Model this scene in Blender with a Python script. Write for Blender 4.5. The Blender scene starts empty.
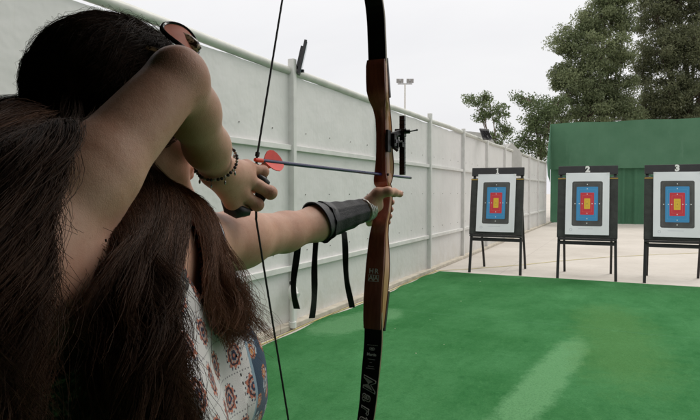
import bpy, bmesh, math, random
import numpy as np
from mathutils import Vector, Matrix
random.seed(7); rng = np.random.default_rng(7)
sc = bpy.context.scene
COL = sc.collection
PI = math.pi
# ------------------------------------------------------------------ camera
CAMH = 1.45; FPX = 580.0
YAW = math.radians(25.43); PITCH = math.radians(-1.78)
CR = Vector((math.cos(YAW), math.sin(YAW), 0))
cf0 = Vector((-math.sin(YAW), math.cos(YAW), 0))
CF = cf0 * math.cos(PITCH) + Vector((0, 0, math.sin(PITCH)))
CU = CR.cross(CF)
CAM = Vector((0, 0, CAMH))
def W(px, py, z):
    return CAM + (CF + CR * ((px - 350) / FPX) + CU * ((210 - py) / FPX)) * z
cd = bpy.data.cameras.new('camera'); cam = bpy.data.objects.new('camera', cd); COL.objects.link(cam)
cam.location = CAM
cam.rotation_euler = Matrix((CR, CU, -CF)).transposed().to_euler()
cd.sensor_width = 36; cd.lens = FPX / 700 * 36; cd.clip_end = 800; cd.clip_start = 0.02
sc.camera = cam
# ------------------------------------------------------------------ node helpers
class NT:
    def __init__(s, tree): s.t = tree; s.n = tree.nodes; s.l = tree.links
    def node(s, typ, **kw):
        n = s.n.new(typ)
        for k, v in kw.items(): setattr(n, k, v)
        return n
    def put(s, sock, v):
        if isinstance(v, bpy.types.NodeSocket): s.l.new(v, sock)
        else: sock.default_value = v
    def m(s, op, a, b=0.0, c=0.0, clamp=False):
        n = s.node('ShaderNodeMath', operation=op, use_clamp=clamp)
        s.put(n.inputs[0], a); s.put(n.inputs[1], b)
        if len(n.inputs) > 2: s.put(n.inputs[2], c)
        return n.outputs[0]
    def mix(s, f, a, b):
        n = s.node('ShaderNodeMix', data_type='RGBA')
        s.put(n.inputs[0], f); s.put(n.inputs[6], a); s.put(n.inputs[7], b)
        return n.outputs[2]
    def noise(s, vec, scale, detail=4, rough=.55, dist=0.0):
        n = s.node('ShaderNodeTexNoise'); s.put(n.inputs['Scale'], scale); n.inputs['Detail'].default_value = detail
        n.inputs['Roughness'].default_value = rough; n.inputs['Distortion'].default_value = dist
        if vec is not None: s.l.new(vec, n.inputs['Vector'])
        return n.outputs[0]
    def ramp(s, f, a, b):
        n = s.node('ShaderNodeMapRange'); s.put(n.inputs[0], f); n.inputs[1].default_value = a; n.inputs[2].default_value = b
        return n.outputs[0]
    def mapping(s, vec, scale=(1, 1, 1), rot=(0, 0, 0), loc=(0, 0, 0)):
        n = s.node('ShaderNodeMapping'); s.l.new(vec, n.inputs[0]); n.inputs[1].default_value = loc
        n.inputs[2].default_value = rot; n.inputs[3].default_value = scale
        return n.outputs[0]
def c4(c): return (c[0], c[1], c[2], 1.0)
def newmat(name):
    m = bpy.data.materials.new(name); m.use_nodes = True
    N = NT(m.node_tree); b = N.n.get('Principled BSDF')
    return m, N, b
def geo(N):  # object coordinates
    return N.node('ShaderNodeTexCoord').outputs['Object']
def mat(name, col, rough=.6, var=.15, scale=8, metal=0, bump=0.0, bscale=60, spec=.5, stretch=(1, 1, 1), col2=None, detail=4):
    m, N, b = newmat(name)
    v = N.mapping(geo(N), stretch)
    f = N.noise(v, scale, detail)
    f = N.ramp(f, .3, .7)
    c2 = col2 if col2 else tuple(x * (1 - var) for x in col)
    c1 = col if col2 else tuple(min(1, x * (1 + var)) for x in col)
    N.l.new(N.mix(f, c4(c2), c4(c1)), b.inputs['Base Color'])
    b.inputs['Roughness'].default_value = rough; b.inputs['Metallic'].default_value = metal
    b.inputs['Specular IOR Level'].default_value = spec
    if bump:
        bn = N.node('ShaderNodeBump'); bn.inputs['Strength'].default_value = 1; bn.inputs['Distance'].default_value = bump
        N.l.new(N.noise(v, bscale, 5), bn.inputs['Height']); N.l.new(bn.outputs[0], b.inputs['Normal'])
    return m
# ------------------------------------------------------------------ object helpers
def meta(o, label=None, cat=None, group=None, kind=None):
    if label: o['label'] = label
    if cat: o['category'] = cat
    if group: o['group'] = group
    if kind: o['kind'] = kind
    return o
def empty(name, loc=(0, 0, 0), rz=0, **kw):
    o = bpy.data.objects.new(name, None); COL.objects.link(o); o.location = loc; o.rotation_euler = (0, 0, rz)
    o.empty_display_size = .1
    return meta(o, **kw)
def link(name, me, m, parent=None, **kw):
    o = bpy.data.objects.new(name, me); COL.objects.link(o)
    if m is not None and not me.materials: me.materials.append(m)
    if parent is not None:
        o.parent = parent
    return meta(o, **kw)
def wlink(name, me, m, parent, **kw):
    """mesh given in world coordinates, under an empty at loc without rotation"""
    off = Vector((0, 0, 0)); p = parent
    while p is not None: off += Vector(p.location); p = p.parent
    o = link(name, me, m, parent, **kw); o.location = -off
    return o
class MB:
    def __init__(s): s.v = []; s.f = []
    def add(s, vs, fs):
        o = len(s.v); s.v += [tuple(v) for v in vs]; s.f += [tuple(i + o for i in f) for f in fs]
    def box(s, c, d, rot=None):
        c = Vector(c); vs = []
        for x in (-1, 1):
            for y in (-1, 1):
                for z in (-1, 1):
                    p = Vector((x * d[0] / 2, y * d[1] / 2, z * d[2] / 2))
                    if rot is not None: p = rot @ p
                    vs.append(c + p)
        s.add(vs, [(0, 1, 3, 2), (4, 6, 7, 5), (0, 4, 5, 1), (2, 3, 7, 6), (0, 2, 6, 4), (1, 5, 7, 3)])
    def bar(s, a, b, w, h, up=Vector((0, 0, 1))):
        a = Vector(a); b = Vector(b); d = (b - a); L = d.length; d = d / L
        x = d.cross(up)
        if x.length < 1e-4: x = d.cross(Vector((1, 0, 0)))
        x.normalize(); y = x.cross(d)
        s.box((a + b) / 2, (w, L, h), Matrix((x, d, y)).transposed())
    def tube(s, pts, r, n=8, cap=True, flat=1.0, up=None):
        pts = [Vector(p) for p in pts]; k = len(pts)
        rs = r if hasattr(r, '__len__') else [r] * k
        prev = None; vs = []
        for i, p in enumerate(pts):
            t = (pts[min(i + 1, k - 1)] - pts[max(i - 1, 0)])
            if t.length < 1e-9: t = Vector((0, 0, 1))
            t.normalize()
            if prev is None:
                u = up or (Vector((0, 0, 1)) if abs(t.z) < .9 else Vector((1, 0, 0)))
                prev = (u - t * u.dot(t)).normalized()
            else:
                prev = (prev - t * prev.dot(t)).normalized()
            q = t.cross(prev)
            for j in range(n):
                a = 2 * PI * j / n
                vs.append(p + (prev * math.cos(a) + q * math.sin(a) * flat) * rs[i])
        fs = []
        for i in range(k - 1):
            for j in range(n):
                a = i * n + j; b = i * n + (j + 1) % n
                fs.append((a, b, b + n, a + n))
        if cap:
            fs.append(tuple(reversed(range(n)))); fs.append(tuple((k - 1) * n + j for j in range(n)))
        s.add(vs, fs)
    def ball(s, c, r, n=10):
        c = Vector(c); rr = r if hasattr(r, '__len__') else (r, r, r)
        vs = []; fs = []; m = max(4, n // 2 + 1)
        for i in range(m + 1):
            th = PI * i / m
            for j in range(n):
                ph = 2 * PI * j / n
                vs.append(c + Vector((rr[0] * math.sin(th) * math.cos(ph), rr[1] * math.sin(th) * math.sin(ph), rr[2] * math.cos(th))))
        for i in range(m):
            for j in range(n):
                a = i * n + j; b = i * n + (j + 1) % n
                fs.append((a, a + n, b + n, b))
        s.add(vs, fs)
    def mesh(s, name='m', smooth=False, bevel=0, angle=40):
        me = bpy.data.meshes.new(name); me.from_pydata(s.v, [], s.f)
        bm = bmesh.new(); bm.from_mesh(me)
        bmesh.ops.remove_doubles(bm, verts=bm.verts, dist=1e-5)
        bmesh.ops.recalc_face_normals(bm, faces=bm.faces)
        if bevel:
            es = [e for e in bm.edges if len(e.link_faces) == 2 and e.calc_face_angle(0) > math.radians(50)]
            try: bmesh.ops.bevel(bm, geom=es, offset=bevel, segments=2, profile=.5, affect='EDGES', clamp_overlap=True)
            except Exception: pass
        for f in bm.faces: f.smooth = smooth
        if smooth:
            for e in bm.edges:
                if len(e.link_faces) == 2 and e.calc_face_angle(0) > math.radians(angle): e.smooth = False
        bm.to_mesh(me); bm.free()
        return me
def npmesh(name, V, F, smooth=True):
    me = bpy.data.meshes.new(name); V = np.asarray(V, dtype=np.float32); F = np.asarray(F, dtype=np.int32)
    nv = len(V); nf, k = F.shape
    me.vertices.add(nv); me.vertices.foreach_set('co', V.ravel())
    me.loops.add(nf * k); me.loops.foreach_set('vertex_index', F.ravel())
    me.polygons.add(nf); me.polygons.foreach_set('loop_start', np.arange(0, nf * k, k, dtype=np.int32))
    try: me.polygons.foreach_set('loop_total', np.full(nf, k, dtype=np.int32))
    except Exception: pass
    me.update(calc_edges=True)
    me.polygons.foreach_set('use_smooth', np.full(nf, smooth, dtype=bool))
    return me
def attr(me, name, vals, typ='FLOAT'):
    a = me.attributes.new(name, typ, 'POINT')
    if typ == 'FLOAT': a.data.foreach_set('value', np.asarray(vals, dtype=np.float32))
    else: a.data.foreach_set('vector', np.asarray(vals, dtype=np.float32).ravel())
def A3(v): return np.array((v[0], v[1], v[2]), dtype=np.float64)
# ------------------------------------------------------------------ SDF modelling (rounded cones and ellipsoids, smoothly united, polygonised)
class RC:
    def __init__(s, a, b, ra, rb, k=.02):
        s.a = A3(a); s.b = A3(b); s.ra = ra; s.rb = rb; s.k = k
        R = max(ra, rb); s.lo = np.minimum(s.a, s.b) - R; s.hi = np.maximum(s.a, s.b) + R
    def d(s, P):
        ba = s.b - s.a; L = (ba * ba).sum()
        t = np.clip(((P - s.a) @ ba) / max(L, 1e-12), 0, 1)
        q = P - s.a - t[..., None] * ba
        return np.sqrt((q * q).sum(-1)) - (s.ra + (s.rb - s.ra) * t)
class EL:
    def __init__(s, c, r, ax=None, k=.02):
        s.c = A3(c); s.r = np.array(r, dtype=float); s.k = k
        s.ax = np.eye(3) if ax is None else np.array([A3(a) for a in ax])
        R = s.r.max(); s.lo = s.c - R; s.hi = s.c + R
    def d(s, P):
        q = (P - s.c) @ s.ax.T
        k0 = np.sqrt(((q / s.r) ** 2).sum(-1)); k1 = np.sqrt(((q / (s.r ** 2)) ** 2).sum(-1))
        return np.where(k1 < 1e-9, -s.r.min(), k0 * (k0 - 1.0) / np.maximum(k1, 1e-9))
def smin(a, b, k):
    h = np.maximum(k - np.abs(a - b), 0) / k
    return np.minimum(a, b) - h * h * k * .25
def field(prims, P, shape_big=.2):
    D = np.full(P.shape[:-1], shape_big)
    for p in prims: D = smin(D, p.d(P), p.k)
    return D
def polygonise(prims, vox=.0025, post=None, pad=.0):
    B = 8; bs = B * vox
    lo = np.min([p.lo for p in prims], 0) - .03 - pad; hi = np.max([p.hi for p in prims], 0) + .03 + pad
    nb = np.ceil((hi - lo) / bs).astype(int)
    gi = np.stack(np.meshgrid(*[np.arange(n) for n in nb], indexing='ij'), -1).reshape(-1, 3)
    ctr = lo + (gi + .5) * bs
    D = np.full(len(ctr), .3); need = np.zeros(len(ctr), bool)
    half = bs * .87
    for p in prims:
        msk = np.all((ctr > p.lo - bs - p.k - pad) & (ctr < p.hi + bs + p.k + pad), 1)
        idx = np.nonzero(msk)[0]
        if len(idx): D[idx] = smin(D[idx], p.d(ctr[idx]), max(p.k, .001))
    act = np.nonzero(np.abs(D) < half + .012 + pad)[0]
    gi = gi[act]; nB = len(gi)
    loc = np.stack(np.meshgrid(*[np.arange(B + 1)] * 3, indexing='ij'), -1).reshape(-1, 3)
    V = np.full((nB, len(loc)), .3)
    base = lo + gi * bs
    bc = base + bs / 2
    for p in prims:
        msk = np.all((bc > p.lo - bs * .5 - .045) & (bc < p.hi + bs * .5 + .045), 1)
        idx = np.nonzero(msk)[0]
        for c in range(0, len(idx), 2000):
            ii = idx[c:c + 2000]
            P = base[ii][:, None, :] + loc[None] * vox
            V[ii] = smin(V[ii], p.d(P), max(p.k, .001))
    if post is not None:
        for c in range(0, nB, 2000):
            P = base[c:c + 2000][:, None, :] + loc[None] * vox
            V[c:c + 2000] = post(P, V[c:c + 2000])
    V = V.reshape(nB, B + 1, B + 1, B + 1)
    S = V < 0
    cnt = np.zeros((nB, B, B, B), np.int8)
    for dx in (0, 1):
        for dy in (0, 1):
            for dz in (0, 1): cnt += S[:, dx:B + dx, dy:B + dy, dz:B + dz]
    cell = (cnt > 0) & (cnt < 8)
    bi, ci, cj, ck = np.nonzero(cell)
    acc = np.zeros((len(bi), 3)); num = np.zeros(len(bi))
    cs = [(0, 0, 0), (1, 0, 0), (0, 1, 0), (1, 1, 0), (0, 0, 1), (1, 0, 1), (0, 1, 1), (1, 1, 1)]
    ed = [(0, 1), (2, 3), (4, 5), (6, 7), (0, 2), (1, 3), (4, 6), (5, 7), (0, 4), (1, 5), (2, 6), (3, 7)]
    cv = [V[bi, ci + c[0], cj + c[1], ck + c[2]] for c in cs]
    for a, b in ed:
        va, vb = cv[a], cv[b]; x = (va < 0) != (vb < 0)
        t = np.where(x, va / np.where(x, va - vb, 1), 0)
        pa = np.array(cs[a]); pb = np.array(cs[b])
        acc += np.where(x[:, None], pa + t[:, None] * (pb - pa), 0); num += x
    G = gi[bi] * B + np.stack([ci, cj, ck], -1)
    verts = lo + (G + acc / num[:, None]) * vox
    NN = nb * B + 4
    key = lambda g: ((g[:, 0] + 1).astype(np.int64) * NN[1] + g[:, 1] + 1) * NN[2] + g[:, 2] + 1
    ks = key(G); order = np.argsort(ks); kss = ks[order]
    def look(g):
        k = key(g); i = np.clip(np.searchsorted(kss, k), 0, len(kss) - 1)
        return np.where(kss[i] == k, order[i], -1)
    faces = []
    for ax in range(3):
        sl0 = [slice(None)] + [slice(0, B)] * 3; sl1 = list(sl0); sl1[ax + 1] = slice(1, B + 1)
        s0 = S[tuple(sl0)]; s1 = S[tuple(sl1)]
        b, i, j, k = np.nonzero(s0 != s1)
        g = gi[b] * B + np.stack([i, j, k], -1)
        u = np.zeros(3, int); v = np.zeros(3, int); u[(ax + 1) % 3] = 1; v[(ax + 2) % 3] = 1
        q = np.stack([look(g - u - v), look(g - v), look(g), look(g - u)], -1)
        ok = np.all(q >= 0, 1); fl = s0[b, i, j, k][ok]; q = q[ok]
        q[~fl] = q[~fl][:, ::-1]
        faces.append(q)
    return verts, np.concatenate(faces)
# ================================================================== MATERIALS
def skin_mat():
    m, N, b = newmat('skin')
    v = geo(N)
    f = N.ramp(N.noise(v, 16, 7, .7), .3, .7)
    col = N.mix(f, c4((.56, .285, .19)), c4((.70, .43, .31)))
    f2 = N.ramp(N.noise(v, 260, 3), .62, .75)
    col = N.mix(N.m('MULTIPLY', f2, .35), col, c4((.34, .15, .09)))
    a = N.node('ShaderNodeAttribute', attribute_name='red').outputs['Fac']
    col = N.mix(N.m('MULTIPLY', a, .45), col, c4((.52, .17, .12)))
    N.l.new(col, b.inputs['Base Color']); b.inputs['Roughness'].default_value = .46
    b.inputs['Specular IOR Level'].default_value = .32; b.inputs['Subsurface Weight'].default_value = .12; b.inputs['Subsurface Radius'].default_value = (.012, .004, .002)
    b.inputs['Subsurface Scale'].default_value = 1.0
    bn = N.node('ShaderNodeBump'); bn.inputs['Distance'].default_value = .00022
    h = N.m('ADD', N.noise(v, 900, 3), N.m('MULTIPLY', N.noise(v, 70, 4), 2.0))
    h = N.m('ADD', h, N.m('MULTIPLY', N.m('MULTIPLY', a, N.noise(v, 330, 4, .7, 1.5)), 5.0))
    N.l.new(h, bn.inputs['Height']); N.l.new(bn.outputs[0], b.inputs['Normal'])
    return m
SKIN = skin_mat()
def hair_mat():
    m, N, b = newmat('hair_strands')
    t = N.node('ShaderNodeAttribute', attribute_name='tip').outputs['Fac']
    r = N.node('ShaderNodeAttribute', attribute_name='rnd').outputs['Fac']
    c = N.mix(r, c4((.016, .009, .006)), c4((.044, .024, .015)))
    c = N.mix(N.m('MULTIPLY', N.m('POWER', t, 1.4), N.m('ADD', N.m('MULTIPLY', r, .8), .40), clamp=True), c, c4((.27, .13, .070)))
    N.l.new(c, b.inputs['Base Color']); b.inputs['Roughness'].default_value = .55
    b.inputs['Specular IOR Level'].default_value = .24
    return m
HAIR = hair_mat()
WHITE = mat('white_plastic', (.72, .72, .70), .45, .06)
BLACKM = mat('black_metal', (.022, .022, .024), .42, .2, 30)
DARKP = mat('black_plastic', (.012, .012, .013), .35, .2, 30)
# ================================================================== SETTING
# ground: one big concrete sheet
def grid_sheet(x0, x1, y0, y1, z, nx, ny, fn=None):
    xs = np.linspace(x0, x1, nx); ys = np.linspace(y0, y1, ny)
    X, Y = np.meshgrid(xs, ys, indexing='ij'); Z = np.full_like(X, z)
    if fn: Z = Z + fn(X, Y)
    V = np.stack([X, Y, Z], -1).reshape(-1, 3)
    i, j = np.meshgrid(np.arange(nx - 1), np.arange(ny - 1), indexing='ij'); a = (i * ny + j).ravel()
    return V, np.stack([a, a + ny, a + ny + 1, a + 1], -1)
m, N, b = newmat('concrete_paving'); v = geo(N)
base = N.mix(N.ramp(N.noise(v, .55, 6, .6), .3, .7), c4((.45, .415, .37)), c4((.57, .535, .49)))
base = N.mix(N.m('MULTIPLY', N.ramp(N.noise(v, 7, 6, .7), .52, .75), .35), base, c4((.33, .30, .26)))
base = N.mix(N.m('MULTIPLY', N.ramp(N.noise(v, 90, 3), .6, .8), .3), base, c4((.27, .25, .22)))
sx = N.node('ShaderNodeSeparateXYZ'); N.l.new(v, sx.inputs[0])
jx = N.m('LESS_THAN', N.m('ABSOLUTE', N.m('SUBTRACT', N.m('FRACT', N.m('DIVIDE', sx.outputs[0], 4.0)), .5)), .0022)
jy = N.m('LESS_THAN', N.m('ABSOLUTE', N.m('SUBTRACT', N.m('FRACT', N.m('DIVIDE', sx.outputs[1], 4.0)), .5)), .0022)
base = N.mix(N.m('MULTIPLY', N.m('MAXIMUM', jx, jy), .25), base, c4((.2, .18, .16)))
N.l.new(base, b.inputs['Base Color']); b.inputs['Roughness'].default_value = .85
bn = N.node('ShaderNodeBump'); bn.inputs['Distance'].default_value = .004; N.l.new(N.noise(v, 120, 5), bn.inputs['Height']); N.l.new(bn.outputs[0], b.inputs['Normal'])
V_, F_ = grid_sheet(-400, 400, -400, 400, 0, 41, 41)
link('ground', npmesh('ground', V_, F_, False), m, kind='structure')
# green carpet
m, N, b = newmat('green_carpet'); v = geo(N)
big = N.ramp(N.noise(v, .8, 6, .62), .35, .68)
col = N.mix(big, c4((.046, .172, .058)), c4((.088, .262, .108)))
mid = N.ramp(N.noise(N.mapping(v, (1, .35, 1), (0, 0, .35)), 3.2, 7, .7, .4), .42, .72)
st = N.ramp(N.noise(N.mapping(v, (2.2, .5, 1), (0, 0, -.5)), 4.5, 8, .75, .8), .50, .78)
col = N.mix(N.m('MULTIPLY', st, .62), col, c4((.080, .235, .090)))
blot = N.ramp(N.noise(v, 11, 6, .75), .52, .80)
col = N.mix(N.m('MULTIPLY', blot, .60), col, c4((.016, .095, .026)))
col = N.mix(N.m('MULTIPLY', mid, .5), col, c4((.018, .112, .030)))
sx = N.node('ShaderNodeSeparateXYZ'); N.l.new(v, sx.inputs[0]); X, Y = sx.outputs[0], sx.outputs[1]
def patch(cx, cy, dx, dy, wdt, lng, soft=.35, nz=.5):
    L = math.hypot(dx, dy); dx /= L; dy /= L
    ax = N.m('SUBTRACT', X, cx); ay = N.m('SUBTRACT', Y, cy)
    u = N.m('ADD', N.m('MULTIPLY', ax, dx), N.m('MULTIPLY', ay, dy))
    w = N.m('SUBTRACT', N.m('MULTIPLY', ay, dx), N.m('MULTIPLY', ax, dy))
    r = N.m('SQRT', N.m('ADD', N.m('POWER', N.m('ABSOLUTE', N.m('DIVIDE', u, lng)), 4.0), N.m('POWER', N.m('ABSOLUTE', N.m('DIVIDE', w, wdt)), 2.0)))
    r = N.m('ADD', r, N.m('MULTIPLY', N.m('ADD', N.m('SUBTRACT', N.noise(v, 4.5, 7, .75), .5), N.m('MULTIPLY', N.m('SUBTRACT', N.noise(v, 24, 5, .8), .5), .6)), nz * 2.4))
    mr = N.node('ShaderNodeMapRange'); N.l.new(r, mr.inputs[0]); mr.inputs[1].default_value = 1.0 + soft / 2; mr.inputs[2].default_value = 1.0 - soft / 2
    mr.inputs[3].default_value = 0; mr.inputs[4].default_value = 1
    return mr.outputs[0]
def GP(px, py):
    z = CAMH * FPX / (py - 192.0); p = W(px, py, z); return (p.x, p.y)
p1, p2 = GP(577, 343), GP(505, 432)
pt = patch((p1[0] + p2[0]) / 2, (p1[1] + p2[1]) / 2, p1[0] - p2[0], p1[1] - p2[1], .15, math.hypot(p1[0] - p2[0], p1[1] - p2[1]) / 2 + .1, .5, .55)
col = N.mix(N.m('MULTIPLY', pt, .85), col, c4((.17, .37, .18)))
p1, p2 = GP(604, 300), GP(640, 420)
pt = patch((p1[0] + p2[0]) / 2, (p1[1] + p2[1]) / 2, p1[0] - p2[0], p1[1] - p2[1], .35, 1.6, .9, .8)
col = N.mix(N.m('MULTIPLY', pt, .55), col, c4((.115, .24, .08)))
p1 = GP(358, 322)
pt = patch(p1[0], p1[1], .2, 1, .27, .75, .4, .5)
col = N.mix(N.m('MULTIPLY', pt, .75), col, c4((.16, .34, .17)))
for sy in (6.55, 2.55, -1.4):   # carpet strip seams
    sm = N.m('LESS_THAN', N.m('ABSOLUTE', N.m('SUBTRACT', N.m('ADD', Y, N.m('MULTIPLY', N.noise(v, 1.2, 2), .12)), sy + .06)), .010)
    col = N.mix(N.m('MULTIPLY', sm, .45), col, c4((.09, .24, .12)))
sp = N.ramp(N.noise(v, 34, 2), .71, .74)
col = N.mix(N.m('MULTIPLY', sp, .35), col, c4((.11, .27, .14)))
fine = N.ramp(N.noise(v, 420, 3), .3, .7)
col = N.mix(N.m('MULTIPLY', fine, .5), col, c4((.012, .085, .022)))
med_ = N.ramp(N.noise(v, 75, 6, .8), .44, .66)
col = N.mix(N.m('MULTIPLY', med_, .42), col, c4((.010, .080, .020)))
med2 = N.ramp(N.noise(N.mapping(v, (1, .45, 1), (0, 0, .7)), 26, 6, .8, .5), .54, .74)
col = N.mix(N.m('MULTIPLY', med2, .35), col, c4((.105, .29, .115)))
N.l.new(col, b.inputs['Base Color']); b.inputs['Roughness'].default_value = 1; b.inputs['Specular IOR Level'].default_value = .04
bn = N.node('ShaderNodeBump'); bn.inputs['Distance'].default_value = .010
N.l.new(N.m('ADD', N.m('MULTIPLY', N.noise(v, 380, 3), .3), N.m('MULTIPLY', N.noise(v, 5, 5, .6), 1.2)), bn.inputs['Height']); N.l.new(bn.outputs[0], b.inputs['Normal'])
CX0, CX1, CY0, CY1 = -3.08, 9.0, -6.0, 10.2
def cbump(X, Y):
    h = .004 * np.sin(X * 2.1 + 1.3 * np.sin(Y * .9)) * np.sin(Y * 1.7 + X * .4) + .006 * np.exp(-((Y - 6.6 + .05 * np.sin(X * 2)) / .05) ** 2)
    h += .010 * np.exp(-((X - .9 - .18 * (Y - 4)) / .08) ** 2) * np.exp(-((Y - 5.6) / .8) ** 2)
    return h + .010
V_, F_ = grid_sheet(CX0, CX1, CY0, CY1, .008, 240, 300, cbump)
edge = (V_[:, 1] > CY1 - .001) | (V_[:, 0] < CX0 + .001)
V_[edge, 2] = .001
V_[:, 0] += np.where(V_[:, 0] < CX0 + .001, .035 * np.sin(V_[:, 1] * 1.9) + .02 * np.sin(V_[:, 1] * 5.1), 0)
V_[:, 1] += np.where(V_[:, 1] > CY1 - .06, .02 * np.sin(V_[:, 0] * 1.3), 0)
link('carpet', npmesh('carpet', V_, F_, True), m, label='green outdoor carpet covering the shooting lanes, scuffed pale in places', cat='carpet', kind='structure')
# debris specks on the carpet
cm = mat('paper_scrap', (.62, .58, .46), .8, .2)
spk = [(480, 283), (505, 288), (430, 322), (575, 312), (444, 347), (402, 400), (461, 303), (635, 361), (416, 356), (548, 342), (395, 331), (518, 331)]
for i, (px, py) in enumerate(spk[::2]):
    g = GP(px, py); mb = MB(); a = random.random() * 3; s = .006 + .008 * random.random()
    mb.box((g[0], g[1], .026), (s, s * .6, .003), Matrix.Rotation(a, 3, 'Z'))
    link('litter_scrap', mb.mesh(), cm, label='tiny pale scrap of litter lying on the green carpet', cat='litter', group='scraps of litter on the carpet')
# yellow line painted on the concrete
ym = mat('yellow_paint', (.46, .40, .16), .7, .3, 3)
pts = [GP(x, y) for x, y in [(426, 271.5), (470, 269.0), (520, 265.2), (560, 261.0), (610, 257.0), (660, 254.5), (720, 252.2), (800, 250)]]
vs = []; fs = []
for i, p in enumerate(pts):
    q = pts[min(i + 1, len(pts) - 1)]; o = pts[max(i - 1, 0)]
    d = Vector((q[0] - o[0], q[1] - o[1], 0)).normalized(); n = Vector((-d.y, d.x, 0)) * .022
    vs += [Vector((p[0], p[1], .004)) + n, Vector((p[0], p[1], .004)) - n]
    if i: fs.append((2 * i - 2, 2 * i - 1, 2 * i + 1, 2 * i))
mb = MB(); mb.add(vs, fs)
link('painted_line', mb.mesh(), ym, kind='structure')
mb = MB(); mb.tube([(CX0 - .03 + .02 * math.sin(y * 1.9), y, .008) for y in np.linspace(2.0, 10.25, 60)], .007, 6)
link('yellow_cord', mb.mesh(smooth=True), ym, label='thin yellow cord lying along the carpet edge beside the white wall', cat='cord')
# ------------------------------------------------------------------ the long metal wall
WX = -3.25
m, N, b = newmat('painted_panel'); v = geo(N)
col = N.mix(N.ramp(N.noise(v, 1.2, 6, .6), .3, .7), c4((.605, .600, .590)), c4((.675, .670, .658)))
col = N.mix(N.m('MULTIPLY', N.ramp(N.noise(N.mapping(v, (1, 6, .7)), 1.5, 6, .7), .55, .8), .25), col, c4((.42, .42, .36)))
sx = N.node('ShaderNodeSeparateXYZ'); N.l.new(v, sx.inputs[0])
low = N.m('MULTIPLY', N.m('MULTIPLY', N.ramp(sx.outputs[2], .5, 0.0), N.ramp(N.noise(v, 5, 6, .7), .35, .7)), .6)
col = N.mix(low, col, c4((.44, .40, .31)))
N.l.new(col, b.inputs['Base Color']); b.inputs['Roughness'].default_value = .5
bn = N.node('ShaderNodeBump'); bn.inputs['Distance'].default_value = .030; N.l.new(N.noise(v, 1.6, 4), bn.inputs['Height']); N.l.new(bn.outputs[0], b.inputs['Normal'])
PANEL = m
POSTM = mat('painted_post', (.62, .62, .60), .5, .08, 6)
BOLT = mat('dark_bolt', (.22, .21, .20), .5, .2)
wall = empty('panel_wall', (WX, 0, 0), label='long pale grey metal panel wall with rails and posts running down the left side', cat='wall')
WY0, WY1 = -6.66, 29.0
post_y = [5.34 + 2.4 * k for k in range(-5, 10)]
prng = random.Random(3)
for i in range(len(post_y) - 1):
    y0, y1 = post_y[i], post_y[i + 1]
    mb = MB(); ny = 14; top = [2.694 + prng.uniform(-.010, .008) for _ in range(ny + 1)]
    vs = []; fs = []
    for j in range(ny + 1):
        y = y0 + (y1 - y0) * j / ny; off = prng.uniform(-.002, .002)
        vs += [(WX + off, y, .03), (WX + off, y, top[j]), (WX - .03, y, .03), (WX - .03, y, top[j])]
        if j:
            a = 4 * (j - 1); fs += [(a, a + 4, a + 5, a + 1), (a + 2, a + 3, a + 7, a + 6), (a + 1, a + 5, a + 7, a + 3), (a, a + 2, a + 6, a + 4)]
    mb.add(vs, fs)
    wlink('panel', mb.mesh(), PANEL, wall)
    mb = MB()
    for zz in (2.10, 1.42, .80):
        for q in range(4):
            y = y0 + .34 + q * .575 + prng.uniform(-.02, .02)
            mb.tube([(WX + .0, y, zz), (WX + .008, y, zz)], .0065, 8)
    wlink('bolts', mb.mesh(), BOLT, wall)
    mb = MB(); mb.box((WX + .02, (y0 + y1) / 2, 1.92), (.045, 2.4 - .062, .055))
    wlink('rail', mb.mesh(bevel=.004), POSTM, wall)
    mb = MB(); mb.box((WX + .02, (y0 + y1) / 2, .635), (.045, 2.4 - .062, .06))
    wlink('rail', mb.mesh(bevel=.004), POSTM, wall)
for i, y in enumerate(post_y):
    mb = MB(); top = 2.87 if i % 2 == 1 else (2.83 if y > 10 else 2.62)
    if abs(y - 5.34) < .1: top = 2.86
    mb.box((WX + .03, y, top / 2), (.075, .062, top))
    wlink('post', mb.mesh(bevel=.006), POSTM, wall)
mb = MB(); P_ = []
for y in np.linspace(WY0, 27.0, 70): P_.append((WX + .0, y, 2.745 + .012 * math.sin(y * .7) + .006 * math.sin(y * 2.3)))
mb.tube(P_, .042, 14)
PIPEM = mat('painted_pipe', (.52, .525, .485), .45, .12, 5)
wlink('top_pipe', mb.mesh(smooth=True), PIPEM, wall)
mb = MB(); mb.box((WX - .02, (WY0 + WY1) / 2, .03), (.24, WY1 - WY0, .06))
wlink('kerb', mb.mesh(bevel=.01), mat('wall_kerb', (.46, .42, .35), .85, .2, 6), wall)
# conduit fitting at foot of post
fit = empty('pipe_fitting', (WX + .09, 5.20, 0), label='small white pipe fitting with valve box at foot of the wall post', cat='pipe fitting')
mb = MB(); mb.tube([(WX + .11, 5.20, .03), (WX + .11, 5.20, .36)], .028, 12); mb.tube([(WX + .11, 5.20, .03), (WX + .11, 5.20, .09)], .04, 12); wlink('riser_pipe', mb.mesh(smooth=True), WHITE, fit)
mb = MB(); mb.ball((WX + .12, 5.19, .40), (.055, .06, .085), 14); mb.tube([(WX + .12, 5.19, .40), (WX + .20, 5.17, .38)], .026, 12); wlink('valve_body', mb.mesh(smooth=True), WHITE, fit)
mb = MB(); mb.box((WX + .11, 5.20, .50), (.05, .05, .035)); wlink('cap', mb.mesh(bevel=.005), BLACKM, fit)
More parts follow.
